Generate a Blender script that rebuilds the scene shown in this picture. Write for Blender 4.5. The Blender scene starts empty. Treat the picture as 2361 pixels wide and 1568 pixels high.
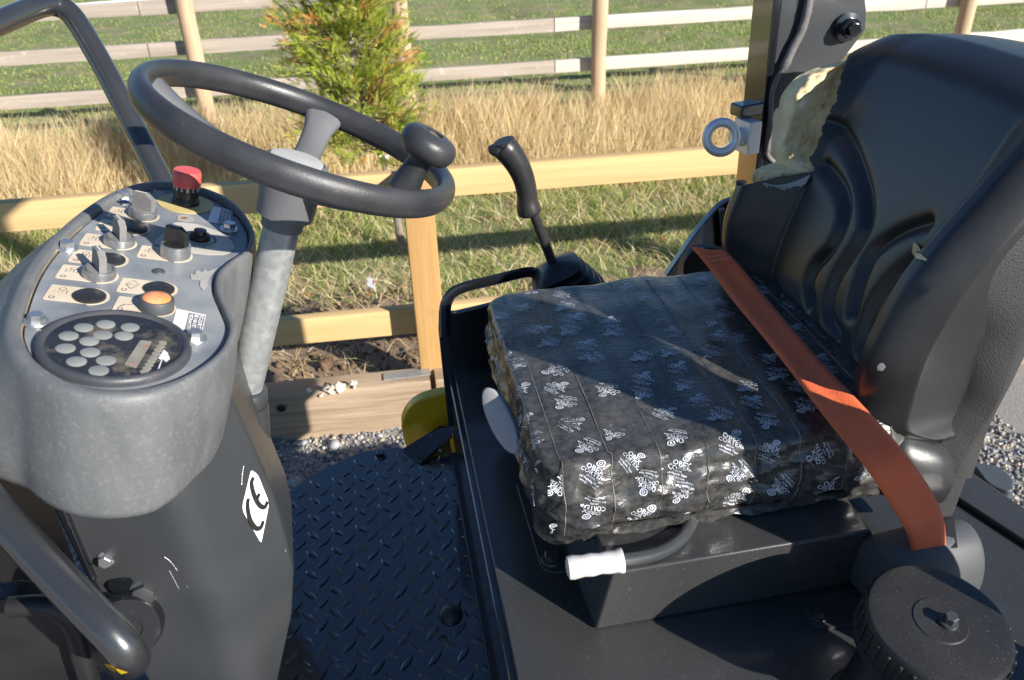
import bpy, bmesh, math, random
import numpy as np
from mathutils import Vector, Matrix, noise
random.seed(7); rng = np.random.default_rng(7)
scene = bpy.context.scene
COL = scene.collection
R = math.radians

# ------------------------------------------------------------------ camera, sky, sun, exposure
F, CX, CY = 2000.0, 1180.5, 784.0           # focal length and centre in pixels of a 2361 x 1568 picture
YAW, PITCH, ROLL = R(8.3), R(29.6), R(2.4)
CAM = np.array([0.0, 0.0, 1.85])
_h = np.array([math.sin(YAW), math.cos(YAW), 0]); _r = np.array([math.cos(YAW), -math.sin(YAW), 0]); _u = np.array([0, 0, 1.0])
FW = _h*math.cos(PITCH) - _u*math.sin(PITCH); _cu = _h*math.sin(PITCH) + _u*math.cos(PITCH)
CA = _r*math.cos(ROLL) - _cu*math.sin(ROLL); CB = _r*math.sin(ROLL) + _cu*math.cos(ROLL)
cam = bpy.data.cameras.new('camera'); cam_o = bpy.data.objects.new('camera', cam); COL.objects.link(cam_o)
cam.sensor_width = 36; cam.lens = 36*F/2361.0; cam.clip_start = 0.02; cam.clip_end = 3000
m = Matrix.Identity(4)
for i in range(3):
    m[i][0], m[i][1], m[i][2], m[i][3] = CA[i], CB[i], -FW[i], CAM[i]
cam_o.matrix_world = m; scene.camera = cam_o
cam.dof.use_dof = True; cam.dof.focus_distance = 1.3; cam.dof.aperture_fstop = 9

SUN_V = Vector((1.5, -1.75, 1.02)).normalized()      # towards the sun
el = math.asin(SUN_V.z); az = math.atan2(SUN_V.x, SUN_V.y)
world = bpy.data.worlds.new('World'); scene.world = world; world.use_nodes = True
wt = world.node_tree; sky = wt.nodes.new('ShaderNodeTexSky'); sky.sky_type = 'NISHITA'; sky.sun_disc = False
sky.sun_elevation = el; sky.sun_rotation = az; sky.air_density = 1.0; sky.dust_density = 0.05; sky.ozone_density = 5.5
wt.links.new(sky.outputs[0], wt.nodes['Background'].inputs[0]); wt.nodes['Background'].inputs[1].default_value = 0.078
sun = bpy.data.lights.new('sun', 'SUN'); sun.energy = 5.0; sun.angle = R(0.55); sun.color = (1.0, 0.94, 0.86)
sun_o = bpy.data.objects.new('sun', sun); COL.objects.link(sun_o)
sun_o.rotation_euler = (-SUN_V).to_track_quat('-Z', 'Y').to_euler(); sun_o.location = (6, -7, 6)
vs = scene.view_settings; vs.view_transform = 'Standard'; vs.look = 'None'; vs.exposure = 0.74; vs.gamma = 1.0
vs.use_curve_mapping = False

def ray(u, v): return FW + CA*(u-CX)/F - CB*(v-CY)/F
def P(u, v, x=None, y=None, z=None, d=None):         # a sight line cut by a plane of the place
    r = ray(u, v)
    t = d if d is not None else (x-CAM[0])/r[0] if x is not None else (y-CAM[1])/r[1] if y is not None else (z-CAM[2])/r[2]
    return CAM + r*t
def PPL(u, v, o, n): r = ray(u, v); return CAM + r*(np.dot(np.asarray(o)-CAM, n)/np.dot(r, n))
def pj(p):
    q = np.asarray(p, float)-CAM; w = q@FW
    return CX+F*(q@CA)/w, CY-F*(q@CB)/w, w

# ------------------------------------------------------------------ geometry helpers
def nrm(v): v = np.asarray(v, float); return v/np.linalg.norm(v)
def frame(o, n, up=(0, 1, 0)):
    ez = nrm(n); ex = np.cross(up, ez)
    if np.linalg.norm(ex) < 1e-6: ex = np.cross((1, 0, 0), ez)
    ex = nrm(ex); return np.asarray(o, float), ex, np.cross(ez, ex), ez
def spl(pts, n, closed=False):
    p = np.asarray(pts, float); k = len(p); out = []
    segs = k if closed else k-1
    for i in range(segs):
        a, b, c, d = (p[(i-1) % k], p[i], p[(i+1) % k], p[(i+2) % k]) if closed else (p[max(i-1, 0)], p[i], p[i+1], p[min(i+2, k-1)])
        for j in range(n):
            t = j/n; out.append(.5*((2*b)+(c-a)*t+(2*a-5*b+4*c-d)*t*t+(3*b-a-3*c+d)*t**3))
    if not closed: out.append(p[-1])
    return np.array(out)
def fillet(poly, r, n=5):
    p = [np.asarray(q, float) for q in poly]; k = len(p); out = []
    rr = r if hasattr(r, '__len__') else [r]*k
    for i in range(k):
        a, b, c = p[i-1], p[i], p[(i+1) % k]
        d1, d2 = a-b, c-b; l1, l2 = np.linalg.norm(d1), np.linalg.norm(d2); q = min(rr[i], l1*.49, l2*.49)
        if q <= 0: out.append(b); continue
        s, e = b+d1/l1*q, b+d2/l2*q
        for j in range(n+1):
            t = j/n; out.append((1-t)**2*s+2*t*(1-t)*b+t*t*e)
    return np.array(out)

class MB:
    def __init__(s): s.v = []; s.f = []; s.m = []
    def add(s, v, f, mi=0):
        o = len(s.v); s.v += [tuple(map(float, q)) for q in v]; s.f += [tuple(o+i for i in q) for q in f]; s.m += [mi]*len(f); return s
    def box(s, c, size, mi=0, ax=None):
        ex, ey, ez = ax if ax is not None else np.eye(3)
        c = np.asarray(c, float); h = np.asarray(size)/2
        v = [c+ex*a*h[0]+ey*b*h[1]+ez*d*h[2] for d in (-1, 1) for b in (-1, 1) for a in (-1, 1)]
        return s.add(v, [(0, 2, 3, 1), (4, 5, 7, 6), (0, 1, 5, 4), (2, 6, 7, 3), (0, 4, 6, 2), (1, 3, 7, 5)], mi)
    def loft(s, rings, mi=0, cap=(1, 1), closed=True):
        n = len(rings[0]); v = [q for r in rings for q in r]; f = []
        for i in range(len(rings)-1):
            for j in range(n if closed else n-1):
                f.append((i*n+j, i*n+(j+1) % n, (i+1)*n+(j+1) % n, (i+1)*n+j))
        if cap[0]: f.append(tuple(range(n))[::-1])
        if cap[1]: f.append(tuple((len(rings)-1)*n+j for j in range(n)))
        return s.add(v, f, mi)
    def lathe(s, fr, prof, seg=28, mi=0, cap=(1, 1), sup=None):
        o, ex, ey, ez = fr; rings = []
        for r, h in prof:
            ring = []
            for j in range(seg):
                a = 2*math.pi*j/seg; c, t = math.cos(a), math.sin(a)
                k = 1.0 if not sup else 1.0/((abs(c)**sup+abs(t)**sup)**(1.0/sup))
                ring.append(o+ex*c*r*k+ey*t*r*k+ez*h)
            rings.append(ring)
        return s.loft(rings, mi, cap)
    def tube(s, path, rad, seg=14, mi=0, cap=(1, 1), rb=None, closed=False, up=(0, 0, 1)):
        p = np.asarray(path, float); k = len(p)
        if not hasattr(rad, '__len__'): rad = [rad]*k
        if rb is None: rb = rad
        elif not hasattr(rb, '__len__'): rb = [rb]*k
        t = [nrm(p[(i+1) % k]-p[i-1]) if closed else nrm(p[min(i+1, k-1)]-p[max(i-1, 0)]) for i in range(k)]
        n = np.cross(t[0], up)
        if np.linalg.norm(n) < 1e-4: n = np.cross(t[0], (1, 0, 0))
        n = nrm(n); rings = []
        for i in range(k):
            n = nrm(n-t[i]*np.dot(n, t[i])); b = np.cross(t[i], n)
            rings.append([p[i]+n*math.cos(2*math.pi*j/seg)*rad[i]+b*math.sin(2*math.pi*j/seg)*rb[i] for j in range(seg)])
        if closed: rings.append(rings[0]); cap = (0, 0)
        return s.loft(rings, mi, cap)
    def prism(s, poly, off, mi=0):
        n = len(poly); off = np.asarray(off, float); v = [np.asarray(q) for q in poly]+[np.asarray(q)+off for q in poly]
        f = [tuple(range(n))[::-1], tuple(range(n, 2*n))]+[(j, (j+1) % n, n+(j+1) % n, n+j) for j in range(n)]
        return s.add(v, f, mi)
    def grid(s, g, mi=0):
        a, b = len(g), len(g[0]); v = [q for r in g for q in r]
        return s.add(v, [(i*b+j, i*b+j+1, (i+1)*b+j+1, (i+1)*b+j) for i in range(a-1) for j in range(b-1)], mi)
    def hexbolt(s, fr, r, h, mi=0, flange=1.35, fh=.3):
        o, ex, ey, ez = fr
        s.lathe(fr, [(r*flange, 0), (r*flange, h*fh*.5), (r*flange*.92, h*fh)], 20, mi)
        ring = lambda q, z: [o+ex*math.cos(a)*q+ey*math.sin(a)*q+ez*z for a in [k*math.pi/3+.3 for k in range(6)]]
        return s.loft([ring(r, h*fh), ring(r, h*.92), ring(r*.85, h)], mi)
    def build(s, name, mats, parent=None, ang=35, bevel=0, seg=2, label=None, recalc=True):
        me = bpy.data.meshes.new(name); me.from_pydata(s.v, [], s.f)
        for q in (mats if isinstance(mats, (list, tuple)) else [mats]): me.materials.append(q)
        me.polygons.foreach_set('material_index', s.m)
        if recalc:
            bm = bmesh.new(); bm.from_mesh(me); bmesh.ops.remove_doubles(bm, verts=bm.verts, dist=1e-6)
            bmesh.ops.recalc_face_normals(bm, faces=bm.faces); bm.to_mesh(me); bm.free()
        if ang is not None:
            me.shade_smooth(); me.set_sharp_from_angle(angle=R(ang))
        me.update(); o = bpy.data.objects.new(name, me); COL.objects.link(o)
        if parent is not None:
            o.parent = parent; o.matrix_parent_inverse = Matrix.Translation(-world_loc(parent))
        if bevel:
            b = o.modifiers.new('edge', 'BEVEL'); b.width = bevel; b.segments = seg; b.limit_method = 'ANGLE'; b.angle_limit = R(30); b.harden_normals = True
        if label: o['label'] = label
        return o
def world_loc(o):
    if o.parent is None: return Vector(o.location)
    return world_loc(o.parent)+o.matrix_parent_inverse.translation+Vector(o.location)
def empty(name, loc, parent=None):
    o = bpy.data.objects.new(name, None); COL.objects.link(o); o.location = Vector(loc); o.empty_display_size = .1
    if parent is not None: o.parent = parent; o.location = Vector(loc)-world_loc(parent)
    return o
def tag(o, label, cat=None, kind=None, group=None):
    o['label'] = label
    if cat: o['category'] = cat
    if kind: o['kind'] = kind
    if group: o['group'] = group
    return o
def raw(name, v, f, mat, parent=None, col=None, smooth=False):      # large numpy meshes
    me = bpy.data.meshes.new(name); v = np.asarray(v, np.float32); f = np.asarray(f, np.int32); k = f.shape[1]
    me.vertices.add(len(v)); me.vertices.foreach_set('co', v.ravel())
    me.loops.add(f.size); me.loops.foreach_set('vertex_index', f.ravel())
    me.polygons.add(len(f)); me.polygons.foreach_set('loop_start', np.arange(0, f.size, k, dtype=np.int32))
    if col is not None:
        a = me.color_attributes.new('tint', 'FLOAT_COLOR', 'POINT'); c = np.ones((len(v), 4), np.float32); c[:, :3] = col; a.data.foreach_set('color', c.ravel())
    me.update(calc_edges=True); me.validate(); me.materials.append(mat)
    if smooth: me.shade_smooth()
    o = bpy.data.objects.new(name, me); COL.objects.link(o)
    if parent is not None: o.parent = parent; o.matrix_parent_inverse = Matrix.Translation(-world_loc(parent))
    return o

from mathutils.bvhtree import BVHTree
_bvh = {}
def hit(ob, u, v, off=.001):                          # where a sight line meets a part already built
    if ob.name not in _bvh: _bvh[ob.name] = BVHTree.FromPolygons([q.co[:] for q in ob.data.vertices], [tuple(p.vertices) for p in ob.data.polygons])
    loc, n, i, d = _bvh[ob.name].ray_cast(Vector(CAM), Vector(ray(u, v)).normalized())
    if loc is None: return None
    if n.dot(Vector(ray(u, v))) > 0: n = -n
    return np.array(loc+n*off)
def decal(ob, pts, off, n=3):                         # a thin patch that follows the surface: fan of rings round the centre
    c = np.mean(pts, 0); rings = []
    for k in range(1, n+1):
        r = []
        for q in pts:
            for sc in (1, .97, .94, .9, .85, .8, .7, .6):
                h = hit(ob, *(c+(np.asarray(q)-c)*k/n*sc), off)
                if h is not None: break
            r.append(h)
        if any(q is None for q in r): break
        rings.append(r)
    return MB().loft(rings, 0, (1, 0))

# ------------------------------------------------------------------ materials
def mat(name, c1, c2=None, scale=6, rough=.5, rough2=None, metal=0, bump=0, bscale=150, bdet=4, coat=0, spec=.5, dust=None, stretch=(1, 1, 1),
        detail=6, lo=.35, hi=.65, bstretch=(1, 1, 1), sheen=0, bump2=None, sub=0):
    M = bpy.data.materials.new(name); M.use_nodes = True; t = M.node_tree; N, L = t.nodes, t.links; b = N['Principled BSDF']
    b.inputs['Base Color'].default_value = (*c1, 1); b.inputs['Roughness'].default_value = rough; b.inputs['Metallic'].default_value = metal
    b.inputs['Specular IOR Level'].default_value = spec; b.inputs['Coat Weight'].default_value = coat; b.inputs['Coat Roughness'].default_value = .06
    if sheen: b.inputs['Sheen Weight'].default_value = sheen; b.inputs['Sheen Roughness'].default_value = .4
    tc = N.new('ShaderNodeTexCoord')
    def nz(sc, st, det=5, ro=.55, ridged=False):
        mp = N.new('ShaderNodeMapping'); mp.inputs['Scale'].default_value = st; L.new(tc.outputs['Object'], mp.inputs[0])
        n = N.new('ShaderNodeTexNoise'); n.inputs['Scale'].default_value = sc; n.inputs['Detail'].default_value = det; n.inputs['Roughness'].default_value = ro
        if ridged: n.noise_type = 'RIDGED_MULTIFRACTAL'; n.inputs['Detail'].default_value = 2
        L.new(mp.outputs[0], n.inputs['Vector']); return n.outputs['Fac']
    def ramp(s, a, c):
        r = N.new('ShaderNodeMapRange'); r.inputs['From Min'].default_value = a; r.inputs['From Max'].default_value = c; L.new(s, r.inputs[0]); return r.outputs[0]
    colour = None; rgh = None
    if c2 is not None:
        f = ramp(nz(scale, stretch, detail), lo, hi); x = N.new('ShaderNodeMix'); x.data_type = 'RGBA'
        x.inputs[6].default_value = (*c1, 1); x.inputs[7].default_value = (*c2, 1); L.new(f, x.inputs[0]); colour = x.outputs[2]
        if rough2 is not None:
            q = N.new('ShaderNodeMix'); q.inputs[2].default_value = rough; q.inputs[3].default_value = rough2; L.new(f, q.inputs[0]); rgh = q.outputs[0]
    if dust:
        dc, ds, a, c, amt = dust
        f = ramp(nz(ds, (1, 1, 1), 9, .68), a, c); g = N.new('ShaderNodeMath'); g.operation = 'MULTIPLY'; g.inputs[1].default_value = amt; L.new(f, g.inputs[0])
        x = N.new('ShaderNodeMix'); x.data_type = 'RGBA'; L.new(g.outputs[0], x.inputs[0])
        if colour is not None: L.new(colour, x.inputs[6])
        else: x.inputs[6].default_value = (*c1, 1)
        x.inputs[7].default_value = (*dc, 1); colour = x.outputs[2]
        q = N.new('ShaderNodeMix'); L.new(g.outputs[0], q.inputs[0]); q.inputs[3].default_value = .8
        if rgh is not None: L.new(rgh, q.inputs[2])
        else: q.inputs[2].default_value = rough
        rgh = q.outputs[0]
    if colour is not None: L.new(colour, b.inputs['Base Color'])
    if rgh is not None: L.new(rgh, b.inputs['Roughness'])
    if bump:
        u = N.new('ShaderNodeBump'); u.inputs['Strength'].default_value = bump; u.inputs['Distance'].default_value = .002; L.new(nz(bscale, bstretch, bdet), u.inputs['Height'])
        if bump2:
            w = N.new('ShaderNodeBump'); w.inputs['Strength'].default_value = bump2[0]; w.inputs['Distance'].default_value = .004; L.new(nz(bump2[1], bump2[2], 4, .5, len(bump2) > 3), w.inputs['Height']); L.new(w.outputs[0], u.inputs['Normal'])
        L.new(u.outputs[0], b.inputs['Normal'])
    return M
DUST = (.30, .25, .18)
M = {}
M['gloss'] = mat('gloss_black_paint', (.007, .008, .010), (.012, .013, .015), 3, .14, .22, spec=.95, coat=.7, bump=.03, bscale=60, dust=(DUST, 55, .62, .85, .25))
M['floor'] = mat('tread_plate_paint', (.007, .009, .016), (.011, .013, .020), 4, .14, .2, spec=.95, coat=.9, bump=.05, bscale=45, dust=(DUST, 13, .54, .80, .26))  # black paint; the slight navy tint stands in for reflected sky
M['satin'] = mat('satin_charcoal_paint', (.038, .042, .046), (.048, .051, .055), 5, .36, .46, coat=.12, bump=.05, bscale=700, dust=(DUST, 60, .7, .9, .25))
M['deck'] = mat('deck_charcoal_paint', (.040, .041, .041), (.052, .053, .053), 5, .2, .3, spec=.6, coat=.35, bump=.08, bscale=500, dust=((.42, .38, .31), 430, .62, .70, .45))
M['tube'] = mat('handrail_paint', (.024, .025, .027), (.032, .033, .034), 5, .24, .32, spec=.95, coat=.4, bump=.04, bscale=400, dust=((.3, .3, .3), 90, .68, .8, .35))
M['dash'] = mat('weathered_dash_plastic', (.120, .127, .131), (.148, .153, .155), 34, .42, .58, stretch=(1.2, 1.2, .3), bump=.2, bscale=420, dust=((.36, .33, .28), 170, .52, .8, .4))
M['panel'] = mat('weathered_panel_plastic', (.15, .168, .188), (.29, .305, .315), 11, .36, .5, bump=.06, bscale=350, dust=((.36, .31, .22), 22, .6, .9, .45))
M['bezel'] = mat('bezel_plastic', (.045, .048, .055), (.07, .073, .08), 16, .4, .5, bump=.1, bscale=400, dust=((.3, .26, .18), 30, .6, .9, .4))
M['rubber'] = mat('worn_black_rubber', (.026, .027, .030), (.045, .046, .05), 12, .3, .42, bump=.18, bscale=520, dust=((.2, .19, .17), 60, .6, .9, .4))
M['spoke'] = mat('grained_spoke_plastic', (.12, .124, .13), (.15, .153, .157), 12, .5, .6, bump=.35, bscale=520, dust=((.3, .28, .24), 40, .6, .9, .3))
M['blackplastic'] = mat('black_plastic', (.018, .018, .019), (.028, .028, .028), 10, .32, .42, bump=.06, bscale=400, dust=((.36, .31, .24), 420, .60, .70, .4))
M['greyplastic'] = mat('grey_plastic', (.06, .064, .07), (.08, .083, .088), 8, .5, .6, bump=.12, bscale=600, dust=(DUST, 40, .62, .9, .3))
M['vinyl'] = mat('black_vinyl', (.016, .017, .019), (.026, .027, .028), 6, .27, .36, spec=.55, coat=.0, bump=.14, bscale=650, dust=((.15, .14, .13), 35, .62, .9, .3))
M['shell'] = mat('textured_seat_shell', (.03, .03, .031), (.04, .04, .04), 10, .55, .62, bump=.6, bscale=500)
M['foam'] = mat('yellow_foam', (.86, .73, .46), (.58, .43, .21), 15, .9, bump=.5, bscale=500, bump2=(.6, 55, (1, 1, 1)), dust=((.2, .15, .08), 160, .66, .75, .5))
M['cloth'] = mat('grey_backing_cloth', (.42, .41, .39), (.33, .32, .3), 30, .85, bump=.4, bscale=900)
M['galv'] = mat('galvanised_steel', (.33, .345, .35), (.44, .45, .44), 70, .38, .55, metal=.45, bump=.15, bscale=160, dust=((.42, .33, .2), 9, .62, .95, .35))
M['zinc'] = mat('zinc_plated_steel', (.62, .63, .64), (.5, .5, .5), 40, .25, .4, metal=.85, dust=((.4, .35, .28), 60, .6, .8, .4))
M['alu'] = mat('bare_aluminium', (.84, .85, .87), (.72, .73, .75), 30, .38, .5, metal=.55, bump=.08, bscale=300)
M['chrome'] = mat('worn_chrome', (.45, .45, .46), (.28, .28, .28), 50, .28, .5, metal=.75)
M['knobgrey'] = mat('grey_switch_plastic', (.16, .16, .155), (.22, .21, .2), 30, .5, .6, bump=.1, bscale=500)
M['white'] = mat('white_plastic', (.72, .7, .67), (.6, .56, .52), 30, .5, .6, bump=.06, bscale=300, dust=((.3, .22, .15), 35, .66, .85, .5))
M['knobwhite'] = mat('grey_white_plastic', (.45, .45, .46), (.38, .37, .37), 30, .5, .6, bump=.08, bscale=300, dust=((.2, .16, .12), 35, .6, .8, .5))
M['sticker'] = mat('white_sticker', (.82, .82, .82), (.76, .76, .75), 20, .4)
M['chalk'] = mat('flaking_white_paint', (.72, .68, .6), (.5, .43, .34), 60, .8, lo=.4, hi=.7)
M['ink'] = mat('black_print', (.02, .02, .02), rough=.45)
M['cream'] = mat('cream_label', (.70, .60, .46), (.62, .51, .37), 25, .5, .6, dust=((.25, .2, .13), 30, .6, .9, .4))
M['dial'] = mat('cream_dial_label', (.56, .53, .47), (.5, .46, .4), 25, .5, .6)
M['yellowdisc'] = mat('faded_yellow_plastic', (.62, .5, .2), (.5, .4, .17), 20, .5)
M['red'] = mat('faded_red_plastic', (.62, .06, .055), (.7, .14, .13), 30, .38, .5)
M['orange'] = mat('orange_lens', (.85, .22, .02), (.9, .42, .22), 35, .22, .35)
M['lens'] = mat('milky_lens', (.22, .23, .215), (.28, .29, .27), 40, .35)
M['gaugeface'] = mat('gauge_face', (.018, .02, .026), (.03, .03, .034), 20, .22, .4, dust=((.4, .33, .2), 28, .52, .75, .6))
M['lcd'] = mat('display_window', (.24, .23, .19), (.3, .28, .22), 60, .3)
M['redseg'] = mat('red_segment', (.6, .12, .1), rough=.4)
M['capdisc'] = mat('pale_hub_cap', (.50, .50, .48), (.42, .41, .38), 20, .45, .55, dust=((.4, .33, .22), 30, .6, .9, .4))
M['belt'] = mat('red_webbing', (.95, .165, .04), (.86, .14, .04), 14, .6, .7, bump=.8, bscale=700, bstretch=(1, .25, 1), dust=((.16, .09, .07), 22, .62, .85, .5), sheen=.2)
M['stitch'] = mat('pale_stitching', (.75, .42, .28), rough=.7)
M['yellow'] = mat('yellow_paint', (.80, .52, .012), (.72, .46, .012), 8, .3, .38, coat=.3)
M['bluegrey'] = mat('blue_grey_plastic', (.07, .085, .10), (.09, .1, .11), 10, .5)
M['cable'] = mat('grey_cable', (.12, .115, .11), (.16, .15, .145), 40, .6, bump=.6, bscale=120)
M['rust'] = mat('rusted_screw', (.22, .12, .07), (.35, .2, .12), 90, .6, metal=.2)
M['dark'] = mat('dark_steel_and_shade', (.012, .012, .013), (.02, .019, .018), 12, .4, .5)  # dark steel; also paints in the shade on the pedal bracket
M['sleeper'] = mat('weathered_sleeper', (.46, .35, .235), (.25, .17, .11), 2.2, .85, stretch=(1.2, 9, 22), detail=9, lo=.3, hi=.72, bump=.8, bscale=9, bstretch=(1, 8, 25), dust=((.62, .57, .48), 3.2, .60, .74, .6))
M['soil'] = mat('earth', (.20, .135, .09), (.32, .24, .165), 7, .95, bump=1, bscale=60, bump2=(1, 14, (1, 1, 1)))
def timber(name, a, b, st, rough=.75, dust=None, sc=1.0):
    return mat(name, a, b, 2.6*sc, rough, stretch=st, detail=8, lo=.3, hi=.7, bump=.35, bscale=6, bstretch=tuple(q*2.5 for q in st), dust=dust)
M['rail_new'] = timber('fresh_sawn_timber', (.70, .49, .23), (.58, .38, .16), (.5, 10, 16), dust=((.40, .22, .07), 3.1, .64, .76, .55))
M['post_new'] = timber('fresh_sawn_post_timber', (.52, .31, .115), (.38, .21, .07), (14, 12, .6), dust=((.28, .14, .045), 5, .63, .75, .6))
M['rail_old'] = timber('weathered_rail_timber', (.46, .40, .34), (.32, .27, .22), (.5, 12, 14), .85, dust=((.72, .67, .60), 9, .60, .70, .6))
M['rail_pale'] = timber('pale_rail_timber', (.66, .60, .53), (.52, .45, .38), (.5, 12, 14), .85, dust=((.80, .75, .68), 4.5, .6, .72, .6))
M['post_old'] = timber('round_post_timber', (.60, .44, .29), (.44, .31, .19), (10, 10, .7), .8, dust=((.24, .14, .08), 7, .64, .75, .6))
M['bark'] = mat('grey_bark', (.30, .25, .21), (.18, .14, .11), 12, .9, stretch=(4, 4, 1), bump=.6, bscale=60)
def leafmat(name, trans=.35, rough=.6):
    Mx = bpy.data.materials.new(name); Mx.use_nodes = True; t = Mx.node_tree; N, L = t.nodes, t.links; b = N['Principled BSDF']
    a = N.new('ShaderNodeAttribute'); a.attribute_name = 'tint'; L.new(a.outputs['Color'], b.inputs['Base Color']); b.inputs['Roughness'].default_value = rough; b.inputs['Specular IOR Level'].default_value = .25
    tr = N.new('ShaderNodeBsdfTranslucent'); L.new(a.outputs['Color'], tr.inputs[0]); x = N.new('ShaderNodeMixShader'); x.inputs[0].default_value = trans
    L.new(b.outputs[0], x.inputs[1]); L.new(tr.outputs[0], x.inputs[2]); L.new(x.outputs[0], N['Material Output'].inputs[0]); return Mx
M['blade'] = leafmat('grass_blade'); M['needle'] = leafmat('conifer_leaf', .5)
M['stone'] = leafmat('stone_chip', 0.0, .85)

# ------------------------------------------------------------------ ground, field, gravel, grass
FD = np.array([math.cos(R(2.0)), -math.sin(R(2.0)), 0])          # direction of both fences
FN = np.array([math.sin(R(2.0)), math.cos(R(2.0)), 0])
def fy(y0, x): return y0-math.tan(R(2.0))*x
def gravel_mat():
    Mx = mat('gravel_bed', (.20, .20, .20), (.34, .32, .29), 90, .9, detail=3, lo=.3, hi=.7, bump=1, bscale=130, bdet=3, dust=((.45, .36, .26), 40, .55, .75, .6)); return Mx
MB().grid([[(x, y, 0) for x in (-400, -3, 4, 400)] for y in (-400, 0, 2.72, 400)]).build('ground', gravel_mat(), ang=None)['kind'] = 'structure'
bpy.data.objects['ground']['label'] = 'grey gravel ground under the roller'
def gz(x, y):
    a = noise.noise(Vector((x*.9, y*.9, 3)))*.03+noise.noise(Vector((x*4, y*4, 1)))*.012+noise.noise(Vector((x*14, y*14, 5)))*.007
    k = max(0, min(1, (y-2.75)/.25)); z = .07+a*k
    for mx, my, mr, mh in ((-.02, 3.42, .26, .07), (-.35, 3.5, .15, .05), (.5, 3.25, .3, .04), (-.9, 3.2, .3, .03)):
        q = ((x-mx)**2+((y-my)*1.3)**2)/mr**2
        if q < 4: z += mh*math.exp(-q)*(1+.9*noise.noise(Vector((x*11, y*11, 9))))
    return z
xs = np.concatenate([-np.geomspace(400, 4.2, 14), np.linspace(-4, 6, 150), np.geomspace(6.3, 400, 14)])
ys = np.concatenate([np.linspace(2.75, 5, 70), np.linspace(5.05, 16, 90), np.geomspace(16.5, 400, 14)])
gv = [[(x, fy(y, x) if abs(x) < 7 else y, gz(x, y)) for x in xs] for y in ys]
fm = mat('field_turf', (.19, .24, .07), (.32, .27, .15), 3.2, .95, detail=9, lo=.44, hi=.66, bump=1, bscale=90, bump2=(.8, 18, (1, 1, 1)), dust=((.13, .09, .055), 1.3, .52, .68, .55))
fo = MB().grid(gv).build('field', [fm, M['soil']], ang=60, recalc=False)
for p in fo.data.polygons:
    c = p.center; p.material_index = 1 if c.y < 3.62+.5*noise.noise(Vector((c.x*1.7, c.y*2.5, 3)))+.25*noise.noise(Vector((c.x*7, c.y*7, 1))) else 0; tag(fo, 'green grazed paddock beyond the fences', kind='structure')

def blades(name, xy, z0, h, w, lean, col, parent=None, wind=(0, 0), matname='blade'):
    n = len(xy); z0 = np.broadcast_to(z0, (n,)); a = rng.uniform(0, 2*np.pi, n); wx, wy = np.cos(a)*w/2, np.sin(a)*w/2
    la = rng.uniform(0, 2*np.pi, n); lx, ly = np.cos(la)*lean*h+wind[0]*h, np.sin(la)*lean*h+wind[1]*h
    v = np.zeros((n, 5, 3)); x, y = xy[:, 0], xy[:, 1]
    v[:, 0] = np.stack([x-wx, y-wy, z0], 1); v[:, 1] = np.stack([x+wx, y+wy, z0], 1)
    v[:, 2] = np.stack([x-wx*.75+lx*.35, y-wy*.75+ly*.35, z0+h*.55], 1); v[:, 3] = np.stack([x+wx*.75+lx*.35, y+wy*.75+ly*.35, z0+h*.55], 1)
    v[:, 4] = np.stack([x+lx, y+ly, z0+h*.96], 1)
    b = np.arange(n)[:, None]*5; f = np.concatenate([b+[0, 1, 3], b+[0, 3, 2], b+[2, 3, 4]], 1).reshape(-1, 3)
    o = raw(name, v.reshape(-1, 3), f, M[matname], parent, np.repeat(col, 5, 0)); return o
def scatter(n, x0, x1, y0, y1): xy = np.stack([rng.uniform(x0, x1, n), rng.uniform(y0, y1, n)], 1); return xy
def nf(xy, s, o=0): return np.array([noise.noise(Vector((x*s, y*s, o))) for x, y in xy])
def mixc(n, pal, var=.18):
    c = np.array(pal)[rng.integers(0, len(pal), n)]; return np.clip(c*rng.uniform(1-var, 1+var, (n, 1))*rng.uniform(.94, 1.06, (n, 3)), 0, 1)
STRAW = [(.84, .67, .40), (.74, .57, .31), (.92, .78, .52), (.62, .46, .25), (.72, .62, .33)]
GREEN = [(.24, .34, .06), (.32, .42, .08), (.17, .26, .045), (.38, .44, .12)]
def field_sorted(xy): return xy
# tall dry grass in front of the far fence
xy = scatter(62000, -3.6, 5.2, 4.75, 6.15); d = nf(xy, 1.7, 2)+.5*nf(xy, 5, 8); edge = (xy[:, 1]-4.75)/.5
keep = (d+edge*.55 > rng.uniform(-.35, .55, len(xy))); xy = xy[keep]; d = d[keep]
h = rng.uniform(.18, .44, len(xy))*(1+.45*d)*np.clip(.5+(xy[:, 1]-4.75)*.8, .45, 1.15); xy[:, 1] -= math.tan(R(2))*xy[:, 0]
o = blades('dry_grass', xy, .05, np.clip(h, .08, .62), rng.uniform(.003, .007, len(xy)), rng.uniform(.1, .5, len(xy)), mixc(len(xy), STRAW), wind=(.06, -.02))
tag(o, 'tall dry straw coloured grass in front of the far fence', 'grass', 'stuff')
# green grass between the two fences
xy = scatter(80000, -2.7, 4.4, 2.86, 5.6); d = nf(xy, 1.4, 4)+.6*nf(xy, 5, 1); edge = np.clip((xy[:, 1]-3.45)/.5, -.75, 1)
keep = (d*1.2+edge*.5 > rng.uniform(-.4, .8, len(xy))); xy = xy[keep]; d = d[keep]
h = rng.uniform(.018, .068, len(xy))*(1+.5*d)*np.clip(.5+(xy[:, 1]-2.9)*.6, .5, 1.6); c = mixc(len(xy), GREEN+GREEN+STRAW); xy[:, 1] -= math.tan(R(2))*xy[:, 0]
zz = np.array([gz(x, y) for x, y in xy])-.005
o = blades('grass', xy, zz, np.clip(h, .02, .25), rng.uniform(.003, .006, len(xy)), rng.uniform(.4, 1.3, len(xy)), c)
tag(o, 'short green grass between the two fences', 'grass', 'stuff')
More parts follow.
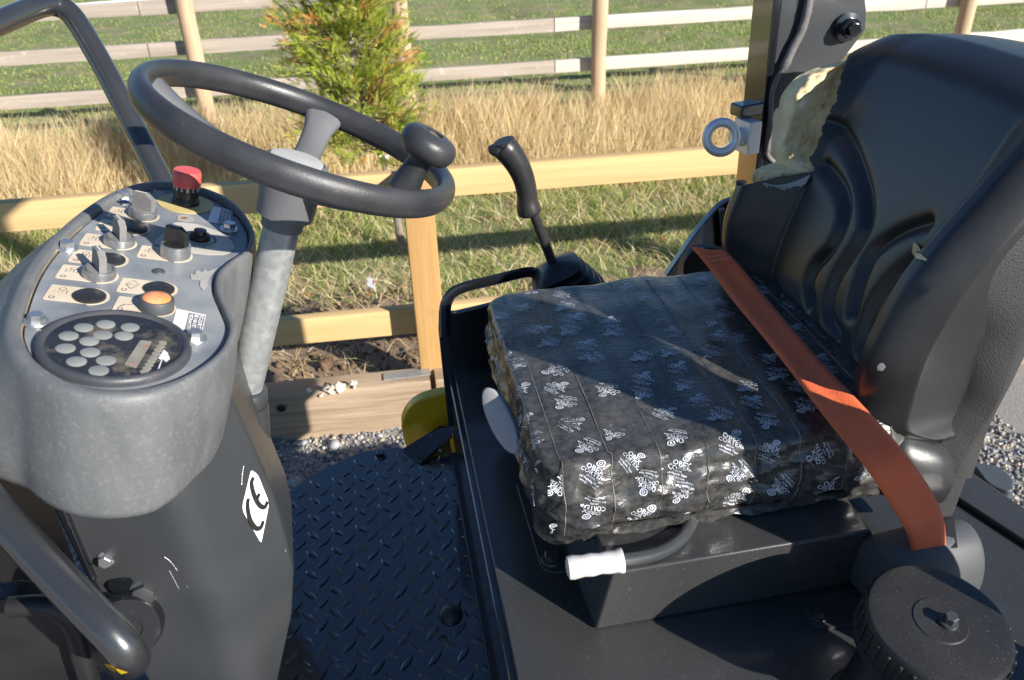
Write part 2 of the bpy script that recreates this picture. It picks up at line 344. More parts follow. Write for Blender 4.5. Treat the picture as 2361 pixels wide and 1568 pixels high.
# flattened straw lying between the fences
xy = scatter(13000, -2.6, 4.2, 2.86, 4.9); xy[:, 1] -= math.tan(R(2))*xy[:, 0]; zz = np.array([gz(x, y) for x, y in xy])
o = blades('straw', xy, zz, rng.uniform(.03, .09, len(xy)), rng.uniform(.002, .005, len(xy)), rng.uniform(1.2, 2.6, len(xy)), mixc(len(xy), STRAW, .3))
tag(o, 'flattened dead straw lying on the verge', 'straw', 'stuff')
# turf of the paddock
xy = np.concatenate([scatter(90000, -6, 8.5, 5.8, 9.5), scatter(60000, -7, 10, 9.5, 15)]); d = nf(xy, .8, 6)+.5*nf(xy, 3, 3)
keep = d > rng.uniform(-.75, .25, len(xy)); xy = xy[keep]; xy[:, 1] -= math.tan(R(2))*xy[:, 0]
zz = np.array([gz(x, y) for x, y in xy])-.004
o = blades('turf', xy, zz, rng.uniform(.012, .032, len(xy)), rng.uniform(.006, .014, len(xy)), rng.uniform(.3, 1.2, len(xy)), mixc(len(xy), [(.34, .43, .11), (.28, .37, .09), (.42, .47, .15), (.50, .46, .20)]))
tag(o, 'grazed green turf of the paddock', 'turf', 'stuff')
# gravel chips
def chips(name, xy, size, pal, z0=0.0, zs=.45, label=None, cat='gravel', zfun=None):
    bm = bmesh.new(); bmesh.ops.create_icosphere(bm, subdivisions=1, radius=1); bv = np.array([q.co[:] for q in bm.verts]); bf = np.array([[q.index for q in f.verts] for f in bm.faces]); bm.free()
    n = len(xy); v = np.repeat(bv[None], n, 0)*rng.uniform(.72, 1.18, (n, len(bv), 1)); v *= rng.uniform(.6, 1.15, (n, 1, 3)); a = rng.uniform(0, 6.28, n); c, s = np.cos(a)[:, None], np.sin(a)[:, None]
    t = rng.uniform(-.8, .8, n); ct, st = np.cos(t)[:, None], np.sin(t)[:, None]; X, Y, Z = v[..., 0], v[..., 1]*ct-v[..., 2]*st, v[..., 1]*st+v[..., 2]*ct
    v = np.stack([X*c-Y*s, X*s+Y*c, Z], -1)*size[:, None, None]; z = (np.array([zfun(p[0], p[1]) for p in xy]) if zfun else z0)+size*zs
    v[..., 0] += xy[:, :1]; v[..., 1] += xy[:, 1:2]; v[..., 2] += np.broadcast_to(z, (n,))[:, None]
    f = (bf[None]+(np.arange(n)*len(bv))[:, None, None]).reshape(-1, 3)
    o = raw(name, v.reshape(-1, 3), f, M['stone'], None, np.repeat(mixc(n, pal, .25), len(bv), 0)); tag(o, label, cat, 'stuff'); return o
GREYS = [(.26, .27, .28), (.33, .34, .34), (.20, .21, .22), (.42, .41, .39), (.38, .34, .28), (.48, .40, .30), (.16, .17, .18)]
xy = np.concatenate([scatter(13000, -1.25, .4, 1.35, 2.68), scatter(12500, .86, 2.1, .7, 2.62)])
chips('gravel', xy, rng.lognormal(math.log(.0062), .32, len(xy)), GREYS, label='grey crushed gravel beside the roller')
xy = np.concatenate([scatter(26, -.8, .1, 2.3, 2.66), scatter(14, 1.0, 2.0, 1.0, 2.5)])
chips('stones', xy, rng.uniform(.014, .026, len(xy)), [(.5, .42, .32), (.4, .36, .3), (.34, .34, .33)], label='larger pale stones lying in the gravel', cat='stones')
xy = scatter(2200, -1.5, .9, 2.8, 3.75); xy[:, 1] -= math.tan(R(2))*xy[:, 0]
chips('earth_clods', xy, rng.lognormal(math.log(.007), .5, len(xy)), [(.15, .10, .065), (.2, .14, .09), (.11, .07, .045)], label='brown earth clods behind the near fence', cat='earth', zfun=gz)
# fallen leaves
n = 90; xy = np.concatenate([scatter(70, -1.5, 2.6, 3.0, 4.8), scatter(20, -.6, .8, 3.0, 3.6)]); v = []; f = []; cc = []
for x, y in xy:
    z = gz(x, y)+rng.uniform(.015, .05); a = rng.uniform(0, 6.3); s = rng.uniform(.012, .024); t = rng.uniform(-.5, .5); b = len(v)
    for q, r_ in ((-1, 0), (0, -.5), (1, 0), (0, .5)): v.append((x+s*(q*math.cos(a)-r_*math.sin(a)), y+s*(q*math.sin(a)+r_*math.cos(a)), z+s*t*q+.3*s*abs(r_)))
    f.append((b, b+1, b+2, b+3)); c = random.choice([(.62, .22, .06), (.5, .18, .05), (.7, .35, .12)]); cc += [c]*4
o = raw('fallen_leaves', v, f, M['blade'], None, np.array(cc)); tag(o, 'fallen orange leaves in the grass', 'leaves', 'stuff')

# ------------------------------------------------------------------ timber fences, sleepers, tree
def plank(c, L, hgt, th, seed, jit=.003):
    b = MB(); rs = np.random.default_rng(seed); n = 14; rings = []
    for i in range(n+1):
        t = i/n; p = np.asarray(c)+FD*(t-.5)*L; dz = rs.normal()*jit*.3; dh = rs.normal()*jit*.5
        q = [(-th/2, -hgt/2-dh), (th/2, -hgt/2-dh), (th/2, hgt/2+dh), (-th/2, hgt/2+dh)]
        q = fillet(q, .004, 2); rings.append([p+FN*a+np.array([0, 0, e+dz]) for a, e in q])
    return b.loft(rings)
f1 = empty('timber_fence', (.1, 2.78, .05)); tag(f1, 'new sawn timber post and rail fence just behind the roller', 'fence')
for x in (-2.05, .107, 2.25):
    y = fy(2.79, x); MB().prism(fillet([(x-.05, y-.05, .05), (x+.05, y-.05, .05), (x+.05, y+.05, .05), (x-.05, y+.05, .05)], .006, 2), (0, 0, .88 if x > 0 else .86)).build('post', M['post_new'], f1, 40)
for k, (zc, hh) in enumerate(((.862, .102), (.345, .10))):
    plank((.1, fy(2.866, .1), zc), 9.0, hh, .045, 5+k).build('rail', M['rail_new'], f1, 40)
for nm, xa, xb, lab in (('timber_sleeper', -2.4, .085, 'old weathered sleeper with white paint flecks along the gravel edge'), ('timber_sleeper', .105, 3.0, 'second weathered sleeper along the gravel edge behind the seat')):
    b = MB(); rs = np.random.default_rng(int(abs(xa)*10)); rings = []; n = 26
    for i in range(n+1):
        x = xa+(xb-xa)*i/n; y = fy(2.71, x); q = [(-.05, -.03), (.055, -.03), (.055, .195), (-.05, .195)]
        q = fillet(q, .012, 3); rings.append([np.array([x, y+a+rs.normal()*.0012, e+rs.normal()*.0015]) for a, e in q])
    o = b.loft(rings).build(nm, M['sleeper'], None, 50); tag(o, lab, 'sleeper')
    if xa < 0:
        MB().box((0.005, fy(2.715, 0), .1985), (.17, .045, .004)).build('metal_strap', M['galv'], o, None, .001)
        rs = np.random.default_rng(3)
        for u, v, s in ((766, 900, 15), (783, 895, 16), (752, 896, 9), (815, 884, 9), (712, 903, 7), (741, 913, 5), (818, 894, 4)):
            c = P(u, v, y=2.6575); k = 40; w = [.75+.55*noise.noise(Vector((math.cos(t)*1.5, math.sin(t)*1.5, u)))+.3*noise.noise(Vector((math.cos(t)*5, math.sin(t)*5, v))) for t in np.linspace(0, 6.28, k, endpoint=False)]
            MB().prism([c+np.array([math.cos(t)*s*.0015*w[i], 0, math.sin(t)*s*.0013*w[i]]) for i, t in enumerate(np.linspace(0, 6.28, k, endpoint=False))], (0, .012, 0)).build('paint_fleck', M['chalk'], o, None)
        MB().lathe(frame(P(648, 942, y=2.664), (0, -1, 0)), [(.016, 0), (.013, .001)], 10).build('knot_hole', M['dark'], o, None)

f2 = empty('paddock_fence', (1.5, 5.9, .05)); tag(f2, 'weathered grey three rail fence along the paddock with round posts', 'fence')
for u, top in ((-70, 1.16), (450, 1.17), (932, 1.2), (1382, 1.24), (1800, 1.26), (2207, 1.28), (2640, 1.3), (-560, 1.14)):
    x = P(u, 130, y=5.9)[0]; y = fy(5.87, x-1.4); x = P(u, 130, y=y)[0]; rs = np.random.default_rng(abs(int(u)))
    pts = [(x+rs.normal()*.004, y+rs.normal()*.004, z) for z in np.linspace(.02, 1.0+.18, 7)]
    MB().tube(pts, [.052*(1+rs.normal()*.03) for _ in pts], 16).build('post', M['post_old'], f2, 60)
for k, (u, v, hh) in enumerate(((450, 18, .083), (450, 116, .085), (450, 217, .085))):
    z = P(u, v, y=5.95)[2]+.006; xa = -4.0
    for j in range(4):
        L = 2.62; c = (xa+L/2, fy(5.944, xa+L/2-1.4), z); plank(c, L-.006, hh, .036, 20+k*7+j, .0022).build('rail', M['rail_old' if j < 2 else 'rail_pale'], f2, 40); xa += L
pts = [P(u, v, y=6.9) for u, v in ((-300, 45), (165, 12), (270, 4), (420, -6), (900, -50))]
b = MB(); n = 900; path = spl(pts, 220); L = len(path)
b.tube([p+np.array([0, math.cos(i*1.25)*.005, math.sin(i*1.25)*.005]) for i, p in enumerate(path)], .007, 6)
tag(b.build('fence_rope', M['sticker'], None, 60), 'white twisted electric fence rope above the paddock', 'rope')

def conifer():
    base = P(929, 578, z=.07); root = empty('conifer_tree', base); tag(root, 'young yellow green conifer with orange tinged sprays between the fences', 'tree')
    tp = [base+np.array([0, 0, -.05])]+[P(u, v, y=base[1]+dy) for u, v, dy in ((915, 500, 0), (895, 410, .01), (873, 345, .02), (845, 270, 0), (822, 180, -.02), (800, 90, 0), (785, 0, .02), (775, -70, 0))]
    tr = spl(tp, 6); rad = np.linspace(.021, .006, len(tr)); MB().tube(tr, list(rad), 10).build('trunk', M['bark'], root, 60)
    MB().box(P(886, 362, y=base[1]-.03), (.05, .002, .022)).build('plant_tag', M['sticker'], root, None)
    rs = np.random.default_rng(11); bb = MB(); V = []; Fc = []; C = []
    cols = [(.42, .50, .06), (.52, .60, .08), (.26, .36, .05), (.62, .66, .12), (.66, .66, .18)]; orange = [(.75, .34, .10), (.68, .38, .14), (.85, .48, .18)]; brown = [(.16, .09, .04)]
    env = [(.0, .0), (.34, .05), (.40, .30), (.47, .37), (.56, .36), (.66, .34), (.76, .33), (.86, .29), (1.0, .2)]
    eh, er = zip(*env)
    for i in range(270):
        t = rs.uniform(.37, .99); p0 = tr[int(t*(len(tr)-1))]; a = rs.uniform(0, 2*math.pi); rmax = np.interp(t, eh, er)*rs.uniform(.55, 1.12)
        d = np.array([math.cos(a), math.sin(a), rs.uniform(-.15, .75)]); d = nrm(d)*rmax; mid = p0+d*.5+np.array([0, 0, -.02]); end = p0+d+np.array([0, 0, rs.uniform(-.03, .07)])
        path = spl([p0, mid, end], 5); bb.tube(path, list(np.linspace(.005, .0015, len(path))), 5)
        co = rs.random(); pal = orange if co < .04 else brown if co < .06 else cols
        for k in range(36):
            q = rs.uniform(.25, 1.0)**.7; c = path[min(int(q*10), 10)]+rs.normal(size=3)*.016; ax = nrm(d+rs.normal(size=3)*.12+np.array([0, 0, rs.uniform(.0, .3)])); sd = nrm(np.cross(ax, rs.normal(size=3)))
            Ls = rs.uniform(.025, .055); col = np.array(pal[rs.integers(len(pal))])*rs.uniform(.7, 1.2)
            if pal is cols and rs.random() < .025: col = np.array(orange[rs.integers(3)])
            for s in range(7):                                   # a flat fern-like spray
                tt = s/6; b0 = c+ax*Ls*tt*.95; w = Ls*.30*(1-tt*.75)
                for sg in (-1, 1):
                    tip = b0+(ax*.75+sd*sg)*w; n0 = len(V); V.extend([b0-ax*.0022, b0+ax*.0030, tip]); Fc.append((n0, n0+1, n0+2)); C.extend([col]*3)
    bb.build('branches', M['bark'], root, 60, recalc=False)['kind'] = 'stuff'; raw('crown', V, Fc, M['needle'], root, np.array(C))
conifer()
o = MB().prism([P(u, v, z=.13) for u, v in ((849, 640), (868, 648), (862, 668), (846, 660))], (0, .004, .003)).build('paper_scrap', [M['sticker'], M['red']], None, None)
o.data.materials.clear(); o.data.materials.append(M['sticker']); tag(o, 'white scrap of paper with a red corner on the earth', 'paper')
MB().prism([P(u, v, z=.136) for u, v in ((861, 644.5), (868, 648), (864, 657))], (0, .001, .001)).build('red_print', M['red'], o, None)

# ------------------------------------------------------------------ the road roller
RR = empty('road_roller', (.3, 1.05, 0)); tag(RR, 'black road roller seen over its open operator platform with torn seat and steering wheel', 'road roller')
ZF, ZD = .75, .98
# --- floor plate with raised treads
fl = [(-.62, .30), (.078, .30), (.078, 1.60)]+[tuple(P(u, v, z=ZF)[:2]) for u, v in ((1041, 999), (970, 1040), (929, 1034), (920, 1030), (832, 1041), (717, 1095), (655, 1140))]+[(-.62, 1.36)]
fl3 = [np.array([x, y, ZF-.006]) for x, y in fl]
floor = MB().prism(fl3, (0, 0, .006)).build('floor_plate', M['floor'], RR, 30, .0012)
def tread_mesh():
    n = 10; L, W, H = .0190, .0058, .0022; top = []; base = []
    for s in (1, -1):
        for i in range(n):
            t = -1+2*(i/n); t *= s; w = W*(1-t*t); base.append((t*L, s*w*(-1), 0)); top.append((t*L*.82, s*w*(-1)*.55, H))
    b = MB(); b.loft([base, top], 0, (0, 1)); me = b.build('tread', M['floor'], None, 25); return me
t0 = tread_mesh(); used = False
M['worn'] = mat('scuffed_tread', (.03, .031, .034), (.10, .10, .098), 30, .3, .6, coat=.4, dust=(DUST, 60, .5, .75, .4))
worn_me = t0.data.copy(); worn_me.materials[0] = M['worn']
from mathutils.geometry import intersect_point_line
def inpoly(x, y, poly):
    c = False; j = len(poly)-1
    for i in range(len(poly)):
        (xi, yi), (xj, yj) = poly[i], poly[j]
        if (yi > y) != (yj > y) and x < (xj-xi)*(y-yi)/(yj-yi)+xi: c = not c
        j = i
    return c
ped_foot = [(-.41, .88), (-.275, .85), (-.235, .955), (-.24, 1.12), (-.41, 1.14)]
treads = 0
for i in range(-16, 5):
    for j in range(0, 30):
        x = .018+i*.0222; y = .72+j*.0505+(.0252 if i % 2 else 0)
        if not inpoly(x, y, fl) or inpoly(x, y, ped_foot) or not inpoly(x+.012, y, fl) or not inpoly(x-.01, y+.02, fl): continue
        u, v, w = pj((x, y, ZF))
        if u < 560 or v > 1600 or (x < -.25 and y < 1.18): continue
        o = t0 if treads == 0 else t0.copy()
        if treads: COL.objects.link(o)
        if treads and rng.random() < .75*math.exp(-((x+.03)/.10)**2-((y-1.12)/.18)**2)+.05: o.data = worn_me
        o.parent = floor; o.matrix_parent_inverse = Matrix.Translation(-world_loc(floor)); o.location = (x, y, ZF-.0001); o.rotation_euler = (0, 0, R(52 if i % 2 else -52)+rng.normal()*.03); treads += 1
for u, v in ((1040, 1418),):
    MB().lathe(frame(P(u, v, z=ZF), (0, 0, 1)), [(.020, 0), (.019, .006), (.014, .011), (.006, .0135), (.001, .014)], 24).build('rubber_stop', M['blackplastic'], floor, 60)
for u, v in ((657, 1146), (878, 1052)):
    MB().hexbolt(frame(P(u, v, z=ZF), (0, 0, 1)), .009, .011).build('bolt', M['gloss'], floor, 30)
for u, v in ((1021, 1471), (683, 1417)):
    MB().lathe(frame(P(u, v, z=ZF+.0005), (0, 0, 1)), [(.0075, 0), (.0070, .0004)], 16).build('bolt_hole', M['dark'], floor, None)
# gusset between floor and hoop plate
g = [P(927, 1035, z=ZF+.004), P(970, 1068, z=ZF+.004), P(1043, 1002, z=ZF+.030), P(1042, 978, z=ZF+.052), P(1014, 982, z=ZF+.052)]
MB().prism(g, (0, 0, -.008)).build('gusset', M['gloss'], RR, 30, .002)
# --- seat deck, riser and frame
dk = [(.092, .30), (1.05, .30), (.925, .62), (.84, .945), (.80, 1.46), (.092, 1.46)]
MB().prism(fillet([np.array([x, y, ZD-.025]) for x, y in dk], [.01, .01, .02, .02, .01, .01], 3), (0, 0, .025)).build('seat_deck', M['deck'], RR, 30, .004, 3)
MB().box((.082+.30, .88, (ZF+ZD-.03)/2), (.60, 1.16, ZD-.03-ZF+.02)).build('deck_riser', M['gloss'], RR, 30, .004)
MB().box((.0795, .88, ZF+.004), (.012, 1.16, .014)).build('weld_bead', M['dark'], RR, 30, .003)
# rear lip of the deck and what lies below it
e0, e1 = np.array([.765, .945, ZD]), np.array([1.0, .30, ZD])
MB().prism([e0, np.array([.82, .781, ZD]), np.array([.99, .30, ZD]), np.array([1.048, .302, ZD]), np.array([.923, .62, ZD]), np.array([.838, .943, ZD])], (0, 0, .010)).build('deck_lip', M['deck'], RR, 30, .003)
MB().prism(fillet([P(u, v, z=.93) for u, v in ((2225, 1108), (2290, 1118), (2325, 1150), (2322, 1182), (2262, 1160))], .012, 4), (0, 0, .04)).build('rear_lamp_housing', M['bluegrey'], RR, 40, .006)
MB().box((.50, .90, .40), (.9, 1.0, .6)).build('chassis', M['dark'], RR, 30, .01)
for y in (.47, 1.42): pass
# pad on deck far corner and bolted plate under the cushion
MB().prism(fillet([P(u, v, z=ZD+.001) for u, v in ((1058, 768), (1112, 762), (1116, 806), (1072, 812))], .012, 4), (0, 0, .006)).build('deck_pad', M['gloss'], RR, 40, .003)
MB().prism(fillet([P(u, v, z=ZD+.0005) for u, v in ((1190, 1120), (1300, 1110), (1345, 1320), (1252, 1326))], [.002, .002, .01, .02], 5), (0, 0, .004)).build('bolted_plate', M['deck'], RR, 40, .001)
MB().hexbolt(frame(P(1272, 1292, z=ZD+.004), (0, 0, 1)), .011, .012).build('bolt', M['deck'], RR, 30)
MB().prism(fillet([P(u, v, z=ZD+.0005) for u, v in ((1838, 1385), (1985, 1360), (2000, 1440), (1878, 1456))], [.002, .002, .01, .02], 5), (0, 0, .004)).build('bolted_plate', M['deck'], RR, 40, .001)
MB().hexbolt(frame(P(1888, 1420, z=ZD+.004), (0, 0, 1)), .008, .006).build('bolt', M['deck'], RR, 30)
# --- hoop plate at the far edge (grab handle)
hy = 1.42
hp = [P(u, v, y=hy) for u, v in ((1027, 775), (1026, 720), (1031, 694), (1046, 674), (1075, 661), (1130, 648), (1195, 632), (1222, 628), (1240, 634), (1252, 652), (1258, 690))]
b = MB(); b.tube(spl(hp, 5), .011, 8, rb=.006, up=(0, 1, 0))
b.build('grab_handle', M['gloss'], RR, 40)
MB().prism([P(u, v, y=hy) for u, v in ((1011, 760), (1012, 720), (1050, 721), (1110, 707), (1250, 672), (1270, 760), (1090, 980), (1034, 985))], (0, .012, 0)).build('hoop_plate', M['gloss'], RR, 30, .003)
# --- yellow drum bracket
yb = spl([P(u, v, y=1.55) for u, v in ((1020, 908), (975, 920), (945, 940), (929, 968), (927, 992), (936, 1030), (960, 1080))], 6)
yb = list(yb)+[P(1100, 1080, y=1.55), P(1100, 908, y=1.55)]
MB().prism(yb, (0, .03, 0)).build('drum_bracket', M['yellow'], RR, 40, .004)

# --- pedestal
sec = {1.32: [(-.45, .90), (-.285, .86), (-.235, .98), (-.225, 1.15), (-.45, 1.17)], 1.20: [(-.443, .90), (-.281, .86), (-.212, .972), (-.222, 1.13), (-.445, 1.165)], 1.10: [(-.437, .90), (-.277, .86), (-.1945, .965), (-.212, 1.12), (-.44, 1.16)],
       1.02: [(-.425, .90), (-.272, .862), (-.188, .955), (-.2, 1.12), (-.43, 1.15)], .97: [(-.42, .90), (-.27, .865), (-.187, .95), (-.2, 1.12), (-.42, 1.15)],
       .88: [(-.41, .90), (-.27, .868), (-.205, .952), (-.215, 1.11), (-.41, 1.14)], .748: [(-.40, .905), (-.275, .875), (-.248, .955), (-.25, 1.10), (-.40, 1.13)]}
rings = []
zs = sorted(sec, reverse=True)
zk = np.array(zs)[::-1]; lv = np.concatenate([np.linspace(1.32, .748, 60)])
for z in lv:
    sec[z] = [tuple(np.interp(z, zk, [sec[q][i][e] for q in zk]) for e in (0, 1)) for i in range(5)] if z not in zs else sec[z]
    rings.append(fillet([np.array([x, y, z]) for x, y in sec[z]], [.010, .035, .006, .015, .02], 7))
ped = MB().loft(rings).build('pedestal', M['satin'], RR, 50)
MB().prism([P(u, v, y=.888) for u, v in ((105, 1140), (135, 1140), (222, 1345), (205, 1345))], (0, .03, 0)).build('edge_channel', M['gloss'], ped, 30, .004)
MB().hexbolt(frame(P(247, 1285, y=.893), (0, -1, .15)), .0085, .014).build('bolt', M['zinc'], ped, 30)
MB().prism(fillet([P(u, v, y=.886) for u, v in ((235, 1350), (335, 1316), (372, 1322), (370, 1365), (330, 1400), (290, 1400))], .012, 4), (0, .02, 0)).build('hinge_ear', M['gloss'], ped, 40, .004)
MB().hexbolt(frame(P(334, 1362, y=.886), (0, -1, .1)), .0145, .013).build('bolt', M['satin'], ped, 30)
MB().lathe(frame(P(295, 1432, y=.875), (.15, -1, .25)), [(.045, -.03), (.045, .012), (.041, .018), (.02, .0185), (.019, .014), (.001, .013)], 32).build('hinge_boss', M['gloss'], ped, 40)
# CE plate on the right hand face of the pedestal
Z3 = lambda u, v: ((u/1.8317)/1.7348, (1864+v/1.8317)/1.7348)
_q = [hit(ped, u_, v_, 0) for u_, v_ in ((585, 1165), (568, 1160), (596, 1205))]
fo_ = _q[0]; fn_ = nrm(np.cross(_q[1]-_q[0], _q[2]-_q[0]))
if fn_[0] < 0: fn_ = -fn_
def onf(u, v, h=.0012):
    a_, b_ = Z3(u, v)
    for k in range(20):
        q = hit(ped, a_-k*1.5, b_, h)
        if q is not None: return q
stp = fillet([np.array(q, float) for q in ((1835, 25), (1885, 60), (1970, 270), (1910, 568), (1766, 315))], [22, 30, 45, 25, 45], 5)
cc_ = np.mean(stp, 0); MB().loft([[onf(*(cc_+(q-cc_)*k/8), .0010) for q in stp] for k in range(1, 9)], 0, (1, 0)).build('ce_plate', M['sticker'], ped, None)
def stroke(pts, w0, w1, h):
    p = spl(pts, 6); q = np.array([onf(a, b_, h) for a, b_ in p]); k = len(q); L_, R_ = [], []
    for i in range(k):
        t = nrm(q[min(i+1, k-1)]-q[max(i-1, 0)]); s = np.cross(fn_, t); w = (w0+(w1-w0)*math.sin(math.pi*i/(k-1)))
        L_.append(q[i]+s*w); R_.append(q[i]-s*w)
    return [L_, R_]
b = MB()
b.grid(stroke([(1812, 235), (1806, 300), (1826, 395), (1866, 452), (1903, 448), (1922, 400)], .0026, .0034, .0022))
b.grid(stroke([(1850, 82), (1835, 125), (1852, 205), (1890, 280), (1930, 300), (1953, 258)], .0026, .0034, .0022))
b.grid(stroke([(1893, 200), (1884, 222), (1878, 238)], .0026, .0026, .0022))
b.build('ce_lettering', M['ink'], ced if False else ped, None, recalc=False)
for pts in (((1205, 665), (1250, 700), (1300, 765)), ((1240, 765), (1275, 830), (1310, 900)), ((1370, 875), (1374, 890)), ((1785, 0), (1775, 60), (1770, 140)), ((2088, 610), (2094, 630))):
    q = [hit(ped, *Z3(*p), .0002) for p in spl(pts, 8)]; q = [p for p in q if p is not None]
    if len(q) > 2: MB().tube(q, [max(.00015, .0005+.0005*noise.noise(Vector((i*.9, pts[0][0], 0)))) for i in range(len(q))], 4).build('scratch', M['galv'], ped, None)
# dark parts low on the left
b = MB(); b.box((-.60, .80, 1.0), (.10, .06, .50)); b.build('side_frame', M['dark'], RR, 30, .01)
MB().prism(fillet([P(u, v, y=.80) for u, v in ((-60, 1395), (30, 1378), (130, 1400), (180, 1470), (210, 1580), (-60, 1600))], .01, 3), (0, .03, 0)).build('pedal_bracket', M['dark'], RR, 40, .006)  # dark colour takes the place of the shadow over this bracket
MB().tube(spl([P(u, v, y=.78) for u, v in ((20, 1400), (110, 1398), (165, 1440), (190, 1520), (215, 1600))], 6), .012, 12).build('hydraulic_hose', M['dark'], RR, 60)
MB().box((-.72, 1.05, .95), (.14, .6, .55)).build('front_cowl', M['dark'], RR, 30, .02)

# --- dashboard
PO = P(265, 805, z=1.42); PN = nrm((.25, 0, .968)); PX = nrm((.968, 0, -.25)); PY = np.array([0, 1.0, 0])
def PP(u, v, h=0.0): return PPL(u, v, PO+PN*h, PN)
def p2(u, v): q = PP(u, v)-PO; return np.array([q@PX, q@PY])
def p3(a, h=0.0): return PO+PX*a[0]+PY*a[1]+PN*h
DB = empty('dashboard', PO, RR)
ol = spl([p2(*q) for q in ((62, 800), (58, 745), (95, 640), (150, 565), (215, 505), (280, 462), (345, 440), (420, 440), (490, 462), (545, 500), (571, 545), (562, 585), (525, 612), (496, 640), (492, 680), (510, 725), (524, 770), (500, 822), (440, 868), (360, 897), (270, 908), (180, 895), (105, 855))], 6, True)
def off2(ol, d):
    k = len(ol); out = []
    for i in range(k):
        t = ol[(i+1) % k]-ol[i-1]; n = np.array([t[1], -t[0]])/np.linalg.norm(t); dd = d[i] if hasattr(d, '__len__') else d; out.append(ol[i]-n*dd*SG)
    return np.array(out)
area = sum(ol[i-1][0]*ol[i][1]-ol[i][0]*ol[i-1][1] for i in range(len(ol))); SG = 1 if area < 0 else -1
leftness = np.array([max(0, min(1, (-q[0]+.02)/.09))*max(0, min(1, (q[1]+.05)/.1)) for q in ol])
panel = MB().loft([[p3(q, -.012) for q in ol], [p3(q, 0) for q in ol]], 0, (0, 1)).build('control_panel', M['panel'], DB, 30, .0015)
rgt = np.array([max(0, min(1, (q[0]-.045)/.04)) for q in ol]); KO = 1-.45*rgt
rings = [[p3(q, h) for q in off2(ol, d)] for h, d in ((-.012, .0015*KO), (.0035, .0024*KO), (.0070, .0045*KO), (.0078, .0070*KO), (.0078, .0125*KO), (.0068, .0152*KO), (.0035, .0178*KO), (-.003, .0198*KO), (-.012, .0212*KO+leftness*.008), (-.05, .0222*KO+leftness*.045-.001*rgt),
         (-.10, .0228*KO+leftness*.075-.005*rgt), (-.126, .0228*KO+leftness*.082-.008*rgt), (-.133, .0215*KO+leftness*.083-.009*rgt), (-.1365, .017*KO+leftness*.08-.01*rgt), (-.1365, -.02))]
MB().loft(rings, 0, (0, 1)).build('housing', M['dash'], DB, 50)
M['dirt'] = mat('caked_dirt', (.36, .28, .17), (.2, .16, .1), 40, .95, lo=.3, hi=.7, bump=.8, bscale=300)
dl = off2(ol, .0026*KO); dsel = [i for i in range(len(dl)) if dl[i][1] < .06]
i0 = max(range(len(dl)), key=lambda i: dl[i][1]); order = [(i0+k) % len(dl) for k in range(len(dl))]
run = [i for i in order if dl[i][1] < .30]
MB().tube([p3(dl[i], .0005+.002*noise.noise(Vector((i*.21, 0, 0)))) for i in run], [max(.0004, .0016+.0016*noise.noise(Vector((i*.13, 3, 0)))) for i in run], 6).build('dirt_line', M['dirt'], DB, 70)
def fr_at(u, v, h=0.0, rot=0):
    c, s = math.cos(rot), math.sin(rot); return PP(u, v, h), PX*c+PY*s, -PX*s+PY*c, PN
Z1 = lambda u, v: (u*.2809, 345.9+v*.2809)
Z2 = lambda u, v: (u*.2809, 634.1+v*.2809)
lab = 0
def label_plate(c, L, w, r, mt='cream', rot=0.0):
    o, ex, ey, ez = fr_at(*c, .0, rot); pts = [(-L, -w), (-L, w), (0, w)]+[(math.sin(t)*w*1.12, math.cos(t)*w*1.12) for t in np.linspace(.1, math.pi-.1, 14)]+[(0, -w)]
    pts = fillet([np.array([a, b_, 0]) for a, b_ in pts], [.003, .003]+[0]*16+[0], 3)
    return MB().prism([o+ex*q[0]+ey*q[1]+ez*.0003 for q in pts], PN*.0006).build('label_plate', M[mt], DB, None)
SW = [((1175, 545), 'sw'), ((1095, 650), 'bl'), ((980, 770), 'sw'), ((905, 905), 'bl'), ((815, 1035), 'sw'), ((735, 1205), 'bl'), ((1440, 870), 'chr'), ((1305, 1145), 'bl'), ((1285, 1300), 'btn')]
